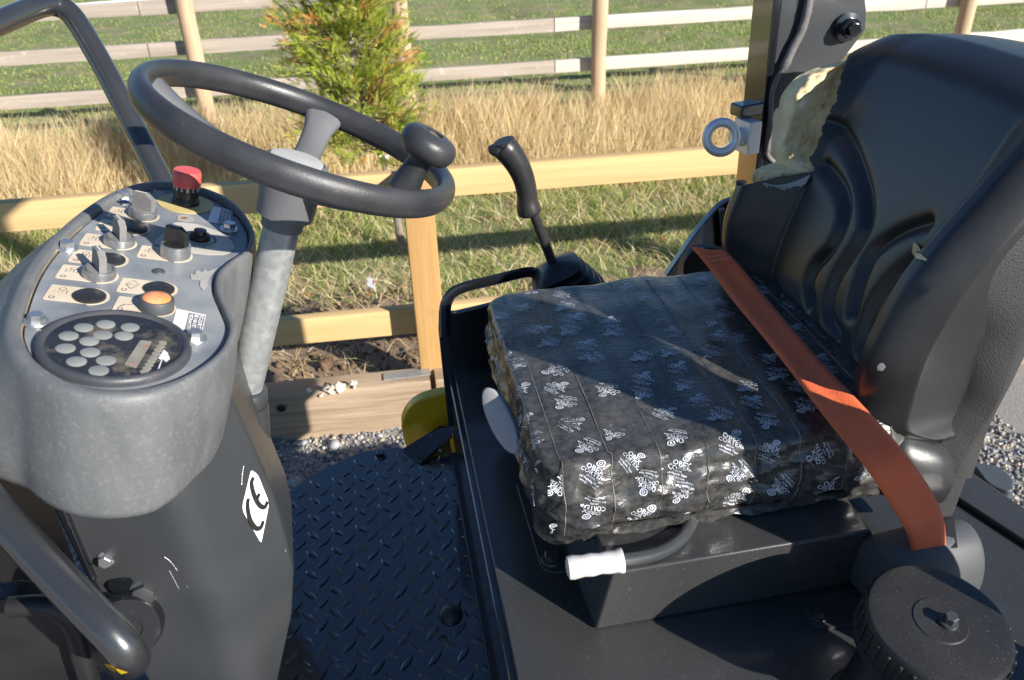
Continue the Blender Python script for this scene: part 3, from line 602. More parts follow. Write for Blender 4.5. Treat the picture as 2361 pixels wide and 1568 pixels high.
for (zu, zv), kind in SW:
    c = Z1(zu, zv); label_plate(c, .043, .0185, .02)
    o, ex, ey, ez = fr_at(*c, .0009)
    if kind == 'bl':
        MB().lathe((o, ex, ey, ez), [(.0172, 0), (.0172, .002), (.0155, .0032), (.002, .0034)], 28).build('blanking_cap', M['blackplastic'], DB, 40)
    elif kind in ('sw', 'chr'):
        b = MB(); hh = .010 if kind == 'sw' else .016
        b.lathe((o, ex, ey, ez), [(.0178, 0), (.0185, hh*.3), (.0178, hh), (.0155, hh+.001), (.014, hh-.0015)], 32, 0, (0, 0)); b.lathe((o, ex, ey, ez), [(.0142, hh-.002), (.014, hh+.001)], 28, 1)
        a = R(-62 if kind == 'sw' else -28)
        if (zu, zv) == (1175, 545): a = R(-25)
        fx, fy_ = ex*math.cos(a)+ey*math.sin(a), -ex*math.sin(a)+ey*math.cos(a); q = o+ez*hh
        pro = [(-.0155, 0), (.0155, 0), (.0145, .018), (.005, .0245), (-.013, .023)]
        pro = [q+fx*p_[0]+ez*p_[1] for p_ in pro]; b.prism([p_-fy_*.0042 for p_ in pro], fy_*.0084, 1)
        b.prism([q+fx*a_+ez*b_-fy_*.0012 for a_, b_ in ((-.0132, .0232), (.0045, .0248), (.0045, .0252), (-.0132, .0237))], fy_*.0024, 2)
        b.build('selector_switch', [M['chrome'], M['knobgrey'] if kind == 'sw' else M['blackplastic'], M['white']], DB, 35, .0008)
    else:
        b = MB(); b.lathe((o, ex, ey, ez), [(.0185, 0), (.0185, .012), (.0172, .0135), (.0155, .0135), (.0155, .010)], 32, 0, (1, 0)); b.lathe((o, ex, ey, ez), [(.0150, .010), (.0150, .0135), (.0125, .0155), (.006, .0165), (.001, .0167)], 32, 1)
        b.build('horn_button', [M['greyplastic'], M['orange']], DB, 45)
    # printed zero and pictogram
    b = MB(); zo = o+ex*-.036+ey*-.010; b.lathe((zo, ex, ey, ez), [(.0032, 0), (.0022, .0001)], 14, 0, (0, 0))
    s0 = o+ex*-.030+ey*.005
    if kind == 'btn':
        b.grid([[s0+ex*-.008+ey*-.008, s0+ex*.006+ey*-.001], [s0+ex*-.007+ey*-.006, s0+ex*.007+ey*.001]]); b.grid([[s0+ex*-.009+ey*-.012, s0+ex*-.004+ey*-.002], [s0+ex*-.008+ey*-.012, s0+ex*-.003+ey*-.002]])
    elif zu == 1305:
        for sg in (-1, 1):
            tri = [s0+ey*sg*.001+ex*-.007, s0+ey*sg*.001+ex*.007, s0+ey*sg*.011]
            for i in range(3): p_, r_ = tri[i], tri[(i+1) % 3]; n_ = np.cross(ez, nrm(r_-p_))*.0005; b.add([p_-n_, r_-n_, r_+n_, p_+n_], [(0, 1, 2, 3)])
    else:
        for k in range(4): b.grid([[s0+ex*(-.007+k*.004)+ey*-.004, s0+ex*(-.006+k*.004)+ey*-.004], [s0+ex*(-.007+k*.004)+ey*.004, s0+ex*(-.006+k*.004)+ey*.004]])
        b.lathe((s0+ey*.007, ex, ey, ez), [(.004, 0), (.0033, .0001)], 12, 0, (0, 0))
    b.build('pictogram', M['ink'], DB, None, recalc=False)
# emergency stop
o, ex, ey, ez = fr_at(*Z1(1525, 440), .0003)
MB().lathe((o, ex, ey, ez), [(.0385, 0), (.0385, .001), (.03, .0013), (.001, .0013)], 40).build('yellow_disc', M['yellowdisc'], DB, None)
b = MB(); b.lathe((o, ex, ey, ez), [(.0185, .001), (.0185, .006), (.0170, .008), (.0160, .012), (.0172, .0125), (.0172, .030)], 32, 0); b.lathe((o, ex, ey, ez), [(.0190, .029), (.0195, .031), (.0195, .047), (.0180, .0505), (.001, .0515)], 36, 1)
for k in range(14):
    a = k*2*math.pi/14; d = ex*math.cos(a)+ey*math.sin(a); t = -ex*math.sin(a)+ey*math.cos(a); b.box(o+d*.0172+ez*.026, (.0016, .003, .006), 2, (d, t, ez))
b.build('emergency_stop', [M['blackplastic'], M['red'], M['galv']], DB, 40)
# dial
dz = [(1440, 592), (1253, 765), (1330, 790), (1500, 838), (1700, 862), (1850, 862), (1915, 830), (1925, 790), (1890, 735), (1800, 672), (1620, 610)]
MB().prism(fillet([PP(*Z1(*q), .0003) for q in dz], .006, 3), PN*.0005).build('dial_plate', M['dial'], DB, None)
o, ex, ey, ez = fr_at(*Z1(1640, 730), .0009)
MB().lathe((o, ex, ey, ez), [(.0135, 0), (.0135, .006), (.0115, .0075), (.0085, .0078), (.0080, .013), (.001, .0135)], 24).build('dial_knob', M['blackplastic'], DB, 40)
b = MB()
for i in range(24):
    a0, a1 = R(-150+i*9), R(-150+(i+1)*9); w = .0012+.0022*i/24
    b.add([o+(ex*math.cos(a)+ey*math.sin(a))*r_ for a, r_ in ((a0, .0215-w), (a1, .0215-w), (a1, .0215), (a0, .0215))], [(0, 1, 2, 3)])
b.build('dial_arc', M['ink'], DB, None, recalc=False)
def text_obj(name, body, size, o, ex, ey, mt, parent, bold=0.0, align='CENTER'):
    cu = bpy.data.curves.new(name, 'FONT'); cu.body = body; cu.size = size; cu.align_x = align; cu.align_y = 'CENTER'; cu.resolution_u = 2; cu.offset = bold
    t = bpy.data.objects.new(name, cu); COL.objects.link(t); dg = bpy.context.evaluated_depsgraph_get(); me = bpy.data.meshes.new_from_object(t.evaluated_get(dg)); bpy.data.objects.remove(t)
    v = np.zeros(len(me.vertices)*3); me.vertices.foreach_get('co', v); v = v.reshape(-1, 3); f = [tuple(p.vertices) for p in me.polygons]; bpy.data.meshes.remove(me)
    if parent is None: return v, f
    return MB().add([o+ex*q[0]+ey*q[1] for q in v], f).build(name, mt, parent, None, recalc=False)
for k in range(0, 12):
    a = R(20+k*27); q = o+(ex*math.cos(a)+ey*math.sin(a))*.0262; text_obj('dial_number', str(k), .0055, q, -PY, PX, M['ink'], DB)
# stickers with noise table
for quad, nm in (([(1745, 460), (1920, 500), (1880, 615), (1705, 590)], 'noise_sticker'), ([(1450, 1305), (1690, 1355), (1655, 1520), (1395, 1505)], 'noise_sticker')):
    c = [PP(*Z1(*q), .0004) for q in quad]; stk = MB().prism(c, PN*.0004).build(nm, M['sticker'], DB, None)
    a, b_, d_ = c[0]+PN*.0008, c[1]+PN*.0008, c[3]+PN*.0008; ux, uy = b_-a, d_-a; b = MB()
    def seg(p, q, w=.00035):
        p, q = a+ux*p[0]+uy*p[1], a+ux*q[0]+uy*q[1]; n_ = np.cross(PN, nrm(q-p))*w; b.add([p-n_, q-n_, q+n_, p+n_], [(0, 1, 2, 3)])
    for x in (.45, .62, .79, .96): seg((x, .08), (x, .92))
    for y in (.08, .5, .92): seg((.45, y), (.96, y))
    b.build('table_rule', M['ink'], DB, None, recalc=False)
    for i, tx in enumerate(('Vibration 2.5 m s2', 'Noise 107 Db', 'Max use 14 Hrs')):
        text_obj('sticker_lettering', tx, np.linalg.norm(uy)*.115, a+ux*(.535+.17*i)+uy*.5, -nrm(uy), nrm(ux), M['ink'], DB)
for pts, nm in (([(1255, 320), (1300, 335), (1360, 350), (1320, 385), (1270, 442), (1220, 420), (1165, 385), (1262, 360)], 'torn_sticker'), ([(1460, 540), (1540, 530), (1600, 560), (1590, 585), (1520, 590), (1455, 575)], 'sticker_residue'),
                ([(1610, 985), (1660, 1005), (1690, 975), (1700, 1000), (1780, 975), (1720, 1045), (1700, 1120), (1665, 1155), (1640, 1120), (1645, 1070), (1570, 1060), (1560, 1020), (1600, 1030)], 'torn_sticker')):
    MB().prism([PP(*Z1(*q), .0004) for q in pts], PN*.0007).build(nm, M['cloth'], DB, None)
MB().lathe(fr_at(*Z1(1512, 560), .001), [(.005, 0), (.004, .0008), (.001, .0004)], 14).build('rusty_hole', M['rust'], DB, None)
for zu, zv in ((1015, 400), (555, 815), (300, 1420), (1880, 655), (1600, 1555)):
    u, v = Z1(zu, zv); MB().hexbolt(fr_at(u, v, .0003, random.random()), .0085, .011, 0, 1.5, .3).build('bolt', M['zinc'], DB, 30)
MB().lathe(fr_at(*Z1(1302, 998), .0003), [(.008, 0), (.007, .0015), (.004, .002), (.001, .004)], 18).build('rivet', M['greyplastic'], DB, 40)
# warning lamp cluster
GA = empty('lamp_cluster', PO, RR); gf = (PO+PN*.0003, PX, PY, PN)
MB().lathe(gf, [(.0735, -.004), (.0735, .003), (.072, .007), (.069, .0088), (.0655, .0078), (.0645, .0058), (.0635, .0055)], 64, 0, (0, 0)).build('bezel', M['bezel'], GA, 60)
MB().lathe(gf, [(.0650, .0045), (.0648, .0055), (.001, .0056)], 64).build('cluster_face', M['gaugeface'], GA, None)
for zu, zv in ((687, 432), (868, 405), (1068, 430), (563, 500), (843, 493), (1017, 500), (732, 543), (537, 602), (740, 635), (628, 710), (870, 702), (810, 785)):
    MB().lathe(fr_at(*Z2(zu, zv), .0061), [(.0092, -.001), (.0092, .0003), (.0078, .0009), (.001, .0011)], 22).build('warning_lens', M['lens'], GA, 50)
MB().prism(fillet([PP(*Z2(*q), .006) for q in ((1152, 538), (1250, 548), (1118, 765), (1020, 738))], .002, 2), PN*.0006).build('hour_meter', M['lcd'], GA, None)
b = MB()
for k in (0, 5):
    c = Z2(1195-k*22, 570+k*31); q = PP(*c, .0068); b.box(q, (.0045, .0008, .0002), 0, (PX, PY, PN)); b.box(q+PY*-.003+PX*.002, (.0008, .005, .0002), 0, (PX, PY, PN))
b.build('hour_meter_digits', M['redseg'], GA, None)
for k in range(9):
    MB().lathe(fr_at(*Z2(1335-k*18.5, 557+k*30), .0061), [(.0042, -.001), (.0042, .0004), (.001, .0006)], 12).build('level_lens', M['lcd'], GA, None)
MB().prism([PP(*Z2(*q), .0062) for q in ((1345, 615), (1375, 640), (1395, 690), (1360, 715), (1335, 690), (1300, 790), (1290, 785), (1325, 700), (1300, 685))], PN*.0005).build('scuffed_patch', M['sticker'], GA, None)

# --- steering column and wheel
A0, B0 = P(685, 368, y=1.105), P(563, 905, y=1.105); AX = nrm(A0-B0)
cf = frame(B0, AX); LN = np.linalg.norm(A0-B0)
MB().lathe(cf, [(.0240, -.02), (.0240, LN-.09)], 32).build('steering_column', M['galv'], RR, 50)
MB().lathe(cf, [(.0345, -.035), (.0345, -.004), (.032, .008), (.027, .012)], 32).build('column_collar', M['satin'], RR, 40)
cs = [P(u, v, y=1.10) for u, v in ((560, 930), (565, 1010), (560, 1120))]
MB().tube(spl(cs, 4), [.036]*9, 20).build('column_socket', M['satin'], RR, 50)
SWL = empty('steering_wheel', A0, RR)
WC = np.array([-.093, 1.084, 1.5500]); WN = nrm((.473, .045, 1)); wa = nrm(np.cross([0, 1, 0], WN)); wb = np.cross(WN, wa); WR = .1885
n = 96; ring = [WC+WR*(wa*math.cos(2*math.pi*i/n)+wb*math.sin(2*math.pi*i/n)) for i in range(n)]
b = MB(); rr = []
sec_ = [(.0125*math.cos(t)*(1 if math.sin(t) > -.2 else .96), .0175*math.sin(t)) for t in np.linspace(0, 2*math.pi, 26, endpoint=False)]
sec_ = [(a*(.93 if abs(c+.0035) < .0022 else 1), c) for a, c in sec_]
for i in range(n+1):
    a = 2*math.pi*i/n; d = wa*math.cos(a)+wb*math.sin(a); rr.append([WC+d*(WR+q[0])+WN*q[1] for q in sec_])
b.loft(rr, 0, (0, 0)).build('rim', M['rubber'], SWL, 70)
HB = A0-AX*.012
MB().lathe(frame(A0, AX), [(.0270, -.094), (.0280, -.078), (.0365, -.076), (.038, -.052), (.042, -.03), (.044, -.012), (.041, -.003), (.0355, 0), (.034, -.002)], 40, 0, (1, 1)).build('hub', M['spoke'], SWL, 50)
MB().lathe(frame(A0, AX), [(.0335, -.003), (.0335, .0012), (.030, .002), (.001, .0022)], 40).build('hub_cap', M['capdisc'], SWL, 40)
for ang in (81, 174, 326):
    d = wa*math.cos(R(ang))+wb*math.sin(R(ang)); e = WC+d*(WR-.004)-WN*.002; s_ = HB-AX*.018+d*.025; t = np.cross(WN, d); rings = []
    for k in range(11):
        q = k/10; c = s_*(1-q)+e*q-WN*.010*math.sin(math.pi*q); w = .0225-.004*math.sin(math.pi*q)+.006*max(0, q-.8)/.2; hgt = .014-.004*q
        rings.append([c+t*w*sx+WN*hgt*sz for sx, sz in ((-1, -.25), (-.85, -.8), (0, -1), (.85, -.8), (1, -.25), (.95, .35), (.7, .8), (0, 1), (-.7, .8), (-.95, .35))])
    MB().loft(rings).build('spoke', M['spoke'], SWL, 60)
kb, kt = P(940, 418, y=1.02), P(985, 345, y=1.02); kn = nrm((.56, .0, .83)); kt = kb+kn*.052; KS = 1.18
MB().lathe(frame(kb, kn), [(.016*KS, -.012), (.0155*KS, .0), (.0135*KS, .014), (.0125*KS, .026), (.0135*KS, .034), (.0155*KS, .038)], 24).build('spinner_stem', M['rubber'], SWL, 60)
MB().lathe(frame(kb, kn), [(r_*KS, h_*KS) for r_, h_ in [(.013, .028), (.022, .030), (.0275, .035), (.030, .042), (.0290, .050), (.0245, .055), (.016, .0575), (.0095, .0575), (.009, .0545), (.001, .0545)]], 36).build('spinner_knob', M['rubber'], SWL, 60)
MB().lathe(frame(kb+kn*.0546*KS, kn), [(.0085, 0), (.007, .0015), (.004, .001), (.001, .0012)], 14).build('spinner_screw', M['rust'], SWL, 40)

# --- front handrail hoop
FR = empty('handrail', P(400, 470, d=1.40), RR)
far = [P(u, v, d=d) for u, v, d in ((405, 480, 1.38), (350, 372, 1.39), (250, 175, 1.41), (196, 80, 1.42), (160, 30, 1.42), (125, 12, 1.41), (85, 17, 1.38), (0, 52, 1.30), (-140, 118, 1.18), (-320, 260, 1.02))]
path = np.concatenate([spl(far[:3], 4)[:-1], spl(far[2:], 6)])
MB().tube(path, .0178, 22).build('rail_tube', M['tube'], FR, 70)
near = [P(u, v, d=d) for u, v, d in ((-330, 800, .90), (-130, 1030, .86), (0, 1187, .845), (150, 1350, .83), (255, 1457, .82), (292, 1500, .825), (305, 1520, .85), (290, 1525, .90), (250, 1500, .98))]
MB().tube(np.concatenate([spl(near[:5], 4)[:-1], spl(near[4:], 6)]), .0178, 24).build('rail_tube', M['tube'], FR, 70)
nt = bpy.data.objects['rail_tube.001']
decal(nt, [(241, 1530), (252, 1530), (268, 1540), (283, 1545), (296, 1549), (280, 1553), (262, 1548), (248, 1539)], .0006, 2).build('worn_yellow_patch', M['yellow'], FR, None)

# --- operator seat
SE = empty('operator_seat', (.45, 1.05, ZD), RR)
# tapered seat box
bl, br, tl, tr_ = P(1372, 1453, z=ZD+.001), P(2040, 1333, z=ZD+.001), P(1412, 1322, z=1.085), P(2010, 1222, z=1.085)
bl2, tl2 = bl+(-.015, .42, 0), tl+(-.015, .36, 0); br2, tr2 = br+(0, .42, 0), tr_+(0, .36, 0)
MB().add([bl, br, br2, bl2, tl, tr_, tr2, tl2], [(3, 2, 1, 0), (4, 5, 6, 7), (0, 1, 5, 4), (1, 2, 6, 5), (2, 3, 7, 6), (3, 0, 4, 7)]).build('seat_box', M['gloss2'] if 'gloss2' in M else M['deck'], SE, 30, .004, 3)
# taped cushion
def tape_mat():
    Mx = mat('black_facade_tape', (.014, .015, .017), (.040, .039, .037), 7, .13, .22, spec=.55, coat=.2, bump=.5, bscale=42, bstretch=(.9, 9, 2.0), bdet=6, bump2=(.6, 13, (1, 1, 1), True), dust=((.36, .34, .31), 90, .34, .85, .32)); return Mx
M['tape'] = tape_mat()
cx, cy, hw, hd, zt = .385, 1.052, .252, .2445, 1.212
STRIP = .0605
def top_z(x, y):
    a, b_ = (x-cx)/hw, (y-cy)/hd
    k = (x-cx+hw+.02)/STRIP; fr_ = k-math.floor(k); wob = .006*noise.noise(Vector((x*3, y*4, 2)))
    dip = -.016*math.exp(-((x-.33-.02*(y-1))/.035)**2)*.25-.012*math.exp(-((x-.47)/.05)**2)*.3
    return zt-.006*a*a-.006*b_*b_*b_*b_+.0011*(1-fr_)+wob*.8+dip+.0035*noise.noise(Vector((x*9, y*9, 4)))+.0022*noise.noise(Vector((x*30, y*14, 7)))
def side(s):                                             # distance over the edge -> outward, downward
    r = .020
    if s < r*math.pi/2: t = s/r; return r*math.sin(t), r*(1-math.cos(t))
    q = s-r*math.pi/2; return r+.010*math.sin(min(q/.09, 1)*math.pi), r+q
def wr(a, z, k): return .0050*(1-min(1, abs(noise.noise(Vector((a*8+z*16, z*22-a*5, k+3))))*3.2))**2+.0040*(1-min(1, abs(noise.noise(Vector((a*17-z*20, z*30+a*6, k+13))))*3.2))**2-.003+ .0042*noise.noise(Vector((a*26, z*34, k)))+.0032*noise.noise(Vector((a*60, z*22, k+5)))+.0035*abs(noise.noise(Vector((a*9+z*30, z*9, k+9))))
def rrect(n):                                            # unit-parameter rounded rectangle: corner list with outward normals
    out = []; r = .03
    for (sx, sy, a0) in ((1, -1, -90), (1, 1, 0), (-1, 1, 90), (-1, -1, 180)):
        for j in range(9):
            a = R(a0+90*j/8); out.append((cx+sx*(hw-.02-r)+r*math.cos(a), cy+sy*(hd-.02-r)+r*math.sin(a), math.cos(a), math.sin(a)))
    full = []
    for i in range(len(out)):
        p, q = out[i], out[(i+1) % len(out)]; L = math.hypot(q[0]-p[0], q[1]-p[1]); k = max(1, int(L/.006))
        for j in range(k):
            t = j/k; full.append(tuple(p[e]*(1-t)+q[e]*t for e in range(4)))
    return full
rect = rrect(0); rings = []
for s in np.concatenate([np.linspace(.02, .93, 34), np.linspace(.945, 1, 5)]): rings.append([(cx+(x-cx)*s, cy+(y-cy)*s, top_z(cx+(x-cx)*s, cy+(y-cy)*s)) for x, y, nx, ny in rect])
DEP = .128
for s in np.concatenate([np.linspace(.004, .0314, 6), np.linspace(.036, DEP, 22)]):
    o_, d_ = side(s); ring = []; k = min(1, s/.04)
    for x, y, nx, ny in rect:
        a = x+y*.7; w = wr(a, s, 1)*k; rag = .012*noise.noise(Vector((a*22, 0, 3)))+.02*noise.noise(Vector((a*6, 0, 8))) if s > .1 else 0
        zz = top_z(x, y)-d_-rag*(s-.1)/.028 if s > .1 else top_z(x, y)-d_
        oo = o_*(1-.62*max(0, -nx)); ring.append((x+nx*(oo+w), y+ny*(oo+w), zz))
    rings.append(ring)
rings.append([(x-nx*.03, y-ny*.03, zt-.10) for x, y, nx, ny in rect])
cush = MB().loft(rings, 0, (1, 1)).build('cushion', M['tape'], SE, 60, label='seat cushion wrapped in black printed tape')
# torn fringe of tape under the near edge
b = MB(); g = []
for i in range(70):
    x = .20+i*.0058; w = .004*noise.noise(Vector((x*90, 2, 2))); dr = (.010+.016*math.exp(-((x-.33)/.09)**2))+.022*max(0, noise.noise(Vector((x*13, 1, 6)))+.25)+.008*noise.noise(Vector((x*80, 3, 1)))
    g.append([(x, cy-hd-.004+w, zt-.105), (x, cy-hd+.002+w, zt-.114), (x+.004*noise.noise(Vector((x*60, 5, 5))), cy-hd+.010-w, zt-.112-dr)])
b.grid(g).build('tape_fringe', M['tape'], SE, 70, recalc=False)
# seams of the tape strips: raised edges with trapped dust
M['seam'] = mat('dusty_tape_edge', (.10, .09, .075), (.30, .26, .2), 30, .7, lo=.35, hi=.6)
k0 = math.ceil((.02)/STRIP)
b = MB()
for k in range(0, 9):
    x0 = cx-hw-.02+(k+1)*STRIP
    if x0 > cx+hw-.03 or x0 < cx-hw+.015: continue
    pts = []
    for j in range(50):
        y = cy+hd-.03-(2*hd-.05)*j/49; x = x0+.003*noise.noise(Vector((x0*7, y*7, 2))); pts.append(np.array([x, y, top_z(x0-.0005, y)+.0004]))
    for s in np.linspace(.004, .112, 22):
        o_, d_ = side(s); x = x0+.004*noise.noise(Vector((x0*7, s*30, 4))); yy = cy-hd+.02; a = x+yy*.7; w = wr(a, s, 1)*min(1, s/.04); pts.append(np.array([x, yy-o_-w-.0003, top_z(x, yy)-d_]))
    MB().tube(pts, .00055+.0003*rng.random(), 4, 0).build('tape_seam', M['seam'], SE, None, recalc=False)
# printed lettering on the tape
def print_block():
    V, Fc = [], []
    def put(body, size, x, y, bold):
        v, f = text_obj('t', body, size, None, None, None, None, None, bold); o_ = len(V); V.extend([(q[0]+x, q[1]+y) for q in v]); Fc.extend([tuple(i+o_ for i in q) for q in f])
    put('OBEX', .0175, 0, .004, .0003); put('CORTEX', .0150, -.002, -.009, 0); put('FR', .006, .030, -.011, .0002); put('0823FR', .0070, 0, -.0195, 0); put('UV Façade Tape', .0078, 0, -.0275, .0002); put('obexglobal.com', .0070, 0, -.0355, 0)
    def loop(r, k=6): return [(math.copysign(abs(math.cos(a))**.8, math.cos(a))*r*1.15, math.copysign(abs(math.sin(a))**.8, math.sin(a))*r) for a in np.linspace(math.pi/4, math.pi*2.25, 24, endpoint=False)]
    for ro, ri in ((.0095, .0068), (.0042, .0022)):
        o_ = len(V); a, c = loop(ro), loop(ri); V.extend([(p[0]*.85+p[1]*.35+.008, p[1]*.9+.0215) for p in a+c]); k = len(a); Fc.extend([(o_+i, o_+(i+1) % k, o_+k+(i+1) % k, o_+k+i) for i in range(k)])
    bm = bmesh.new(); vv = [bm.verts.new((*q, 0)) for q in V]
    for f in Fc:
        try: bm.faces.new([vv[i] for i in f])
        except ValueError: pass
    bmesh.ops.triangulate(bm, faces=bm.faces); bm.verts.index_update(); r = np.array([q.co[:2] for q in bm.verts]), [tuple(q.index for q in f.verts) for f in bm.faces]; bm.free(); return r
BV, BF = print_block()
def print_mat():
    Mx = mat('white_tape_print', (.70, .73, .78), (.62, .65, .70), 30, .4); t = Mx.node_tree; N, L = t.nodes, t.links
    tc = N.new('ShaderNodeTexCoord'); mp = N.new('ShaderNodeMapping'); mp.inputs['Scale'].default_value = (.55, 3.2, 1); L.new(tc.outputs['Object'], mp.inputs[0])
    n1 = N.new('ShaderNodeTexNoise'); n1.inputs['Scale'].default_value = 95; n1.inputs['Detail'].default_value = 3; L.new(mp.outputs[0], n1.inputs['Vector'])
    n2 = N.new('ShaderNodeTexNoise'); n2.inputs['Scale'].default_value = 7; L.new(tc.outputs['Object'], n2.inputs['Vector'])
    ad = N.new('ShaderNodeMath'); ad.operation = 'ADD'; L.new(n1.outputs['Fac'], ad.inputs[0]); L.new(n2.outputs['Fac'], ad.inputs[1])
    r = N.new('ShaderNodeMapRange'); r.inputs['From Min'].default_value = 1.08; r.inputs['From Max'].default_value = 1.16; r.inputs['To Max'].default_value = .9; L.new(ad.outputs[0], r.inputs[0])
    tr = N.new('ShaderNodeBsdfTransparent'); x = N.new('ShaderNodeMixShader'); L.new(r.outputs[0], x.inputs[0]); L.new(N['Principled BSDF'].outputs[0], x.inputs[1]); L.new(tr.outputs[0], x.inputs[2]); L.new(x.outputs[0], N['Material Output'].inputs[0]); return Mx
M['print'] = print_mat()
def stamp(b, mapf, rot, sc=1.0, jit=0):
    c, s = math.cos(rot), math.sin(rot); v = []
    for q in BV: x, y = q*sc; v.append(mapf(x*c-y*s, x*s+y*c))
    ok = [f for f in BF if all(v[i] is not None for i in f)]
    used_ = sorted({i for f in ok for i in f}); ix = {i: k for k, i in enumerate(used_)}
    b.add([v[i] for i in used_], [tuple(ix[i] for i in f) for f in ok])
def surf(x, y):                                          # unrolled sheet: near edge and left edge fold down
    yn, xl = cy-hd+.02, cx-hw+.02
    if x > cx+hw-.025 or y > cy+hd-.025: return None
    if y < yn and x < xl: return None
    if y < yn:
        s = yn-y
        if s > .105: return None
        o_, d_ = side(s); a = x+yn*.7; return (x, yn-o_-wr(a, s, 1)*min(1, s/.04)-.0012, top_z(x, yn)-d_+.0004)
    if x < xl:
        s = xl-x
        if s > .10: return None
        o_, d_ = side(s); a = xl+y*.7; return (xl-o_*.38-wr(a, s, 1)*min(1, s/.04)-.0012, y, top_z(xl, y)-d_+.0004)
    return (x, y, top_z(x, y)+.0020)
b = MB(); rs = np.random.default_rng(5); col = 0
for k in range(-2, 9):
    x0 = cx-hw-.02+(k+.5)*STRIP
    for j in range(-2, 15):
        y0 = .735+j*.0425+(.021 if k % 2 else 0)+rs.normal()*.006; x1 = x0+rs.normal()*.010
        if rs.random() < .08: continue
        rot = R((-32 if (j+k) % 2 == 0 else 148)+rs.normal()*16); sc = rs.uniform(.44, .54)
        lo_, hi_ = x0-STRIP*.5, x0+STRIP*.5
        def mp_(dx, dy):
            X, Y = x1+dx, y0+dy
            if X < lo_+.001 or X > hi_-.001: return None
            return surf(X, Y)
        stamp(b, mp_, rot, sc)
b.build('tape_print', M['print'], SE, None, recalc=False)['kind'] = 'stuff'
# vinyl base behind the cushion
rings = []
for z, k in ((1.065, .7), (1.08, .95), (1.11, 1.0), (1.145, .92), (1.165, .72), (1.172, .4)):
    rings.append([(.650+.066*k*math.copysign(abs(math.cos(a))**.75, math.cos(a)), .872+.088*k*math.copysign(abs(math.sin(a))**.6, math.sin(a)), z+.01*math.sin(a*2)) for a in np.linspace(0, 2*math.pi, 40, endpoint=False)])
MB().loft(rings).build('vinyl_cushion_corner', M['vinyl'], SE, 60)
# backrest
YC, HW = 1.067, .268
def xc(t): return .622+.02*t+.125*max(0, t)**1.7
def tof(z): return (z-1.19)/.40
def st_of(u, v):
    x = .64
    for _ in range(8):
        p = P(u, v, x=x); t = tof(p[2]); x = xc(min(max(t, 0), 1.0))
    return (p[1]-YC)/HW, t
GR = [[st_of(*q) for q in g] for g in ([(1889, 387), (1916, 425), (1933, 469), (1930, 520), (1907, 574), (1877, 614), (1863, 658), (1868, 699)],
      [(1905, 270), (1936, 322), (1960, 381), (1980, 455), (1983, 519), (1966, 563), (1929, 629), (1911, 684), (1909, 732), (1930, 776)],
      [(2004, 832), (1988, 806), (1992, 758), (2014, 695), (2050, 640), (2098, 598)], [(1965, 720), (1974, 666), (2003, 585), (2058, 541), (2118, 520)])]
GR = [spl(np.array(g), 26)*np.array([HW, .40]) for g in GR]
def groove(s, t):
    d = 0; p = np.array([s*HW, t*.40])
    for g in GR:
        q = np.min(((g-p)**2).sum(1)); d = max(d, math.exp(-q/(2*.0062**2)))+.0
    return .013*d
def sm(a, b_, x): x = max(0, min(1, (x-a)/(b_-a))); return x*x*(3-2*x)
def bsurf(s, t, inset=0.0, gr=None):
    a = abs(s); tt = min(max(t, 0.0), 1.0); hwid = HW*(1-.10*sm(.55, 1.15, t)-.03*sm(.25, 0, t))
    bol = (.078*sm(.60, .83, a)*(1-.80*sm(.45, 1.0, t))*(1-.25*sm(.3, 0, t)))
    x = xc(tt)-bol+.012*(1-a*a)*sm(.1, .6, t)
    sc = min(a, 1.0); y = YC+math.copysign(hwid*sc, s)
    if a > .86: x += .050*((min(a, 1.0)-.86)/.14)**2.2
    if a > 1: x += .085*(a-1)/.3; y -= math.copysign(.012*(a-1)/.3, s)
    z = 1.19+.40*tt
    z -= .022*a**3*sm(.75, 1, t)
    if t > .90: q = min((t-.90)/.10, 1.0); x += .045*q**2.4
    if t > 1: x += .10*(t-1)/.25; z -= .010*(t-1)/.25*((t-1)/.25)
    if t < .05: x += .03*((.05-t)/.12)**2
    if t < 0: z = 1.19+.40*t*.5
    if gr is not None: x += gr
    return np.array([x+inset, y-math.copysign(inset*.6*sm(.5, 1, a), s), z-inset*.5*sm(.7, 1, t)])
NS, NT = 420, 300
ss = np.concatenate([np.linspace(-1.3, -1.02, 8), np.linspace(-1, 1, NS), np.linspace(1.02, 1.3, 8)]); ts = np.concatenate([np.linspace(-.12, 0, 6)[:-1], np.linspace(0, 1, NT), np.linspace(1.02, 1.25, 8)])
def groove_field():
    S_, T_ = np.meshgrid(ss*HW, ts*.40); d = np.zeros_like(S_)
    for g in GR:
        q = np.full(S_.shape, 9.0)
        for p in g: q = np.minimum(q, (S_-p[0])**2+(T_-p[1])**2)
        d = np.maximum(d, np.exp(-q/(2*.0078**2)))
    return .0135*d
GF = groove_field()
G = [[bsurf(s, t, 0, GF[i][j]) for j, s in enumerate(ss)] for i, t in enumerate(ts)]
tear = np.array([(118, 1968), (150, 1950), (168, 1944), (220, 1932), (262, 1916), (300, 1898), (335, 1890), (365, 1868), (388, 1878), (398, 1876), (408, 1800), (424, 1738), (432, 1700)])
def torn(p, s):
    if s < .3: return False
    u, v, w = pj(p)
    if v > 430: return False
    j = 5*noise.noise(Vector((u*.05, v*.05, 1)))+3*noise.noise(Vector((u*.2, v*.2, 3)))
    if v < 118: return u < 1966+j
    return u < np.interp(v, tear[:, 0], tear[:, 1])+j
b = MB(); v = [q for r_ in G for q in r_]; nb = len(ss); f = []
tv = [[torn(G[i][j], ss[j]) for j in range(nb)] for i in range(len(ts))]
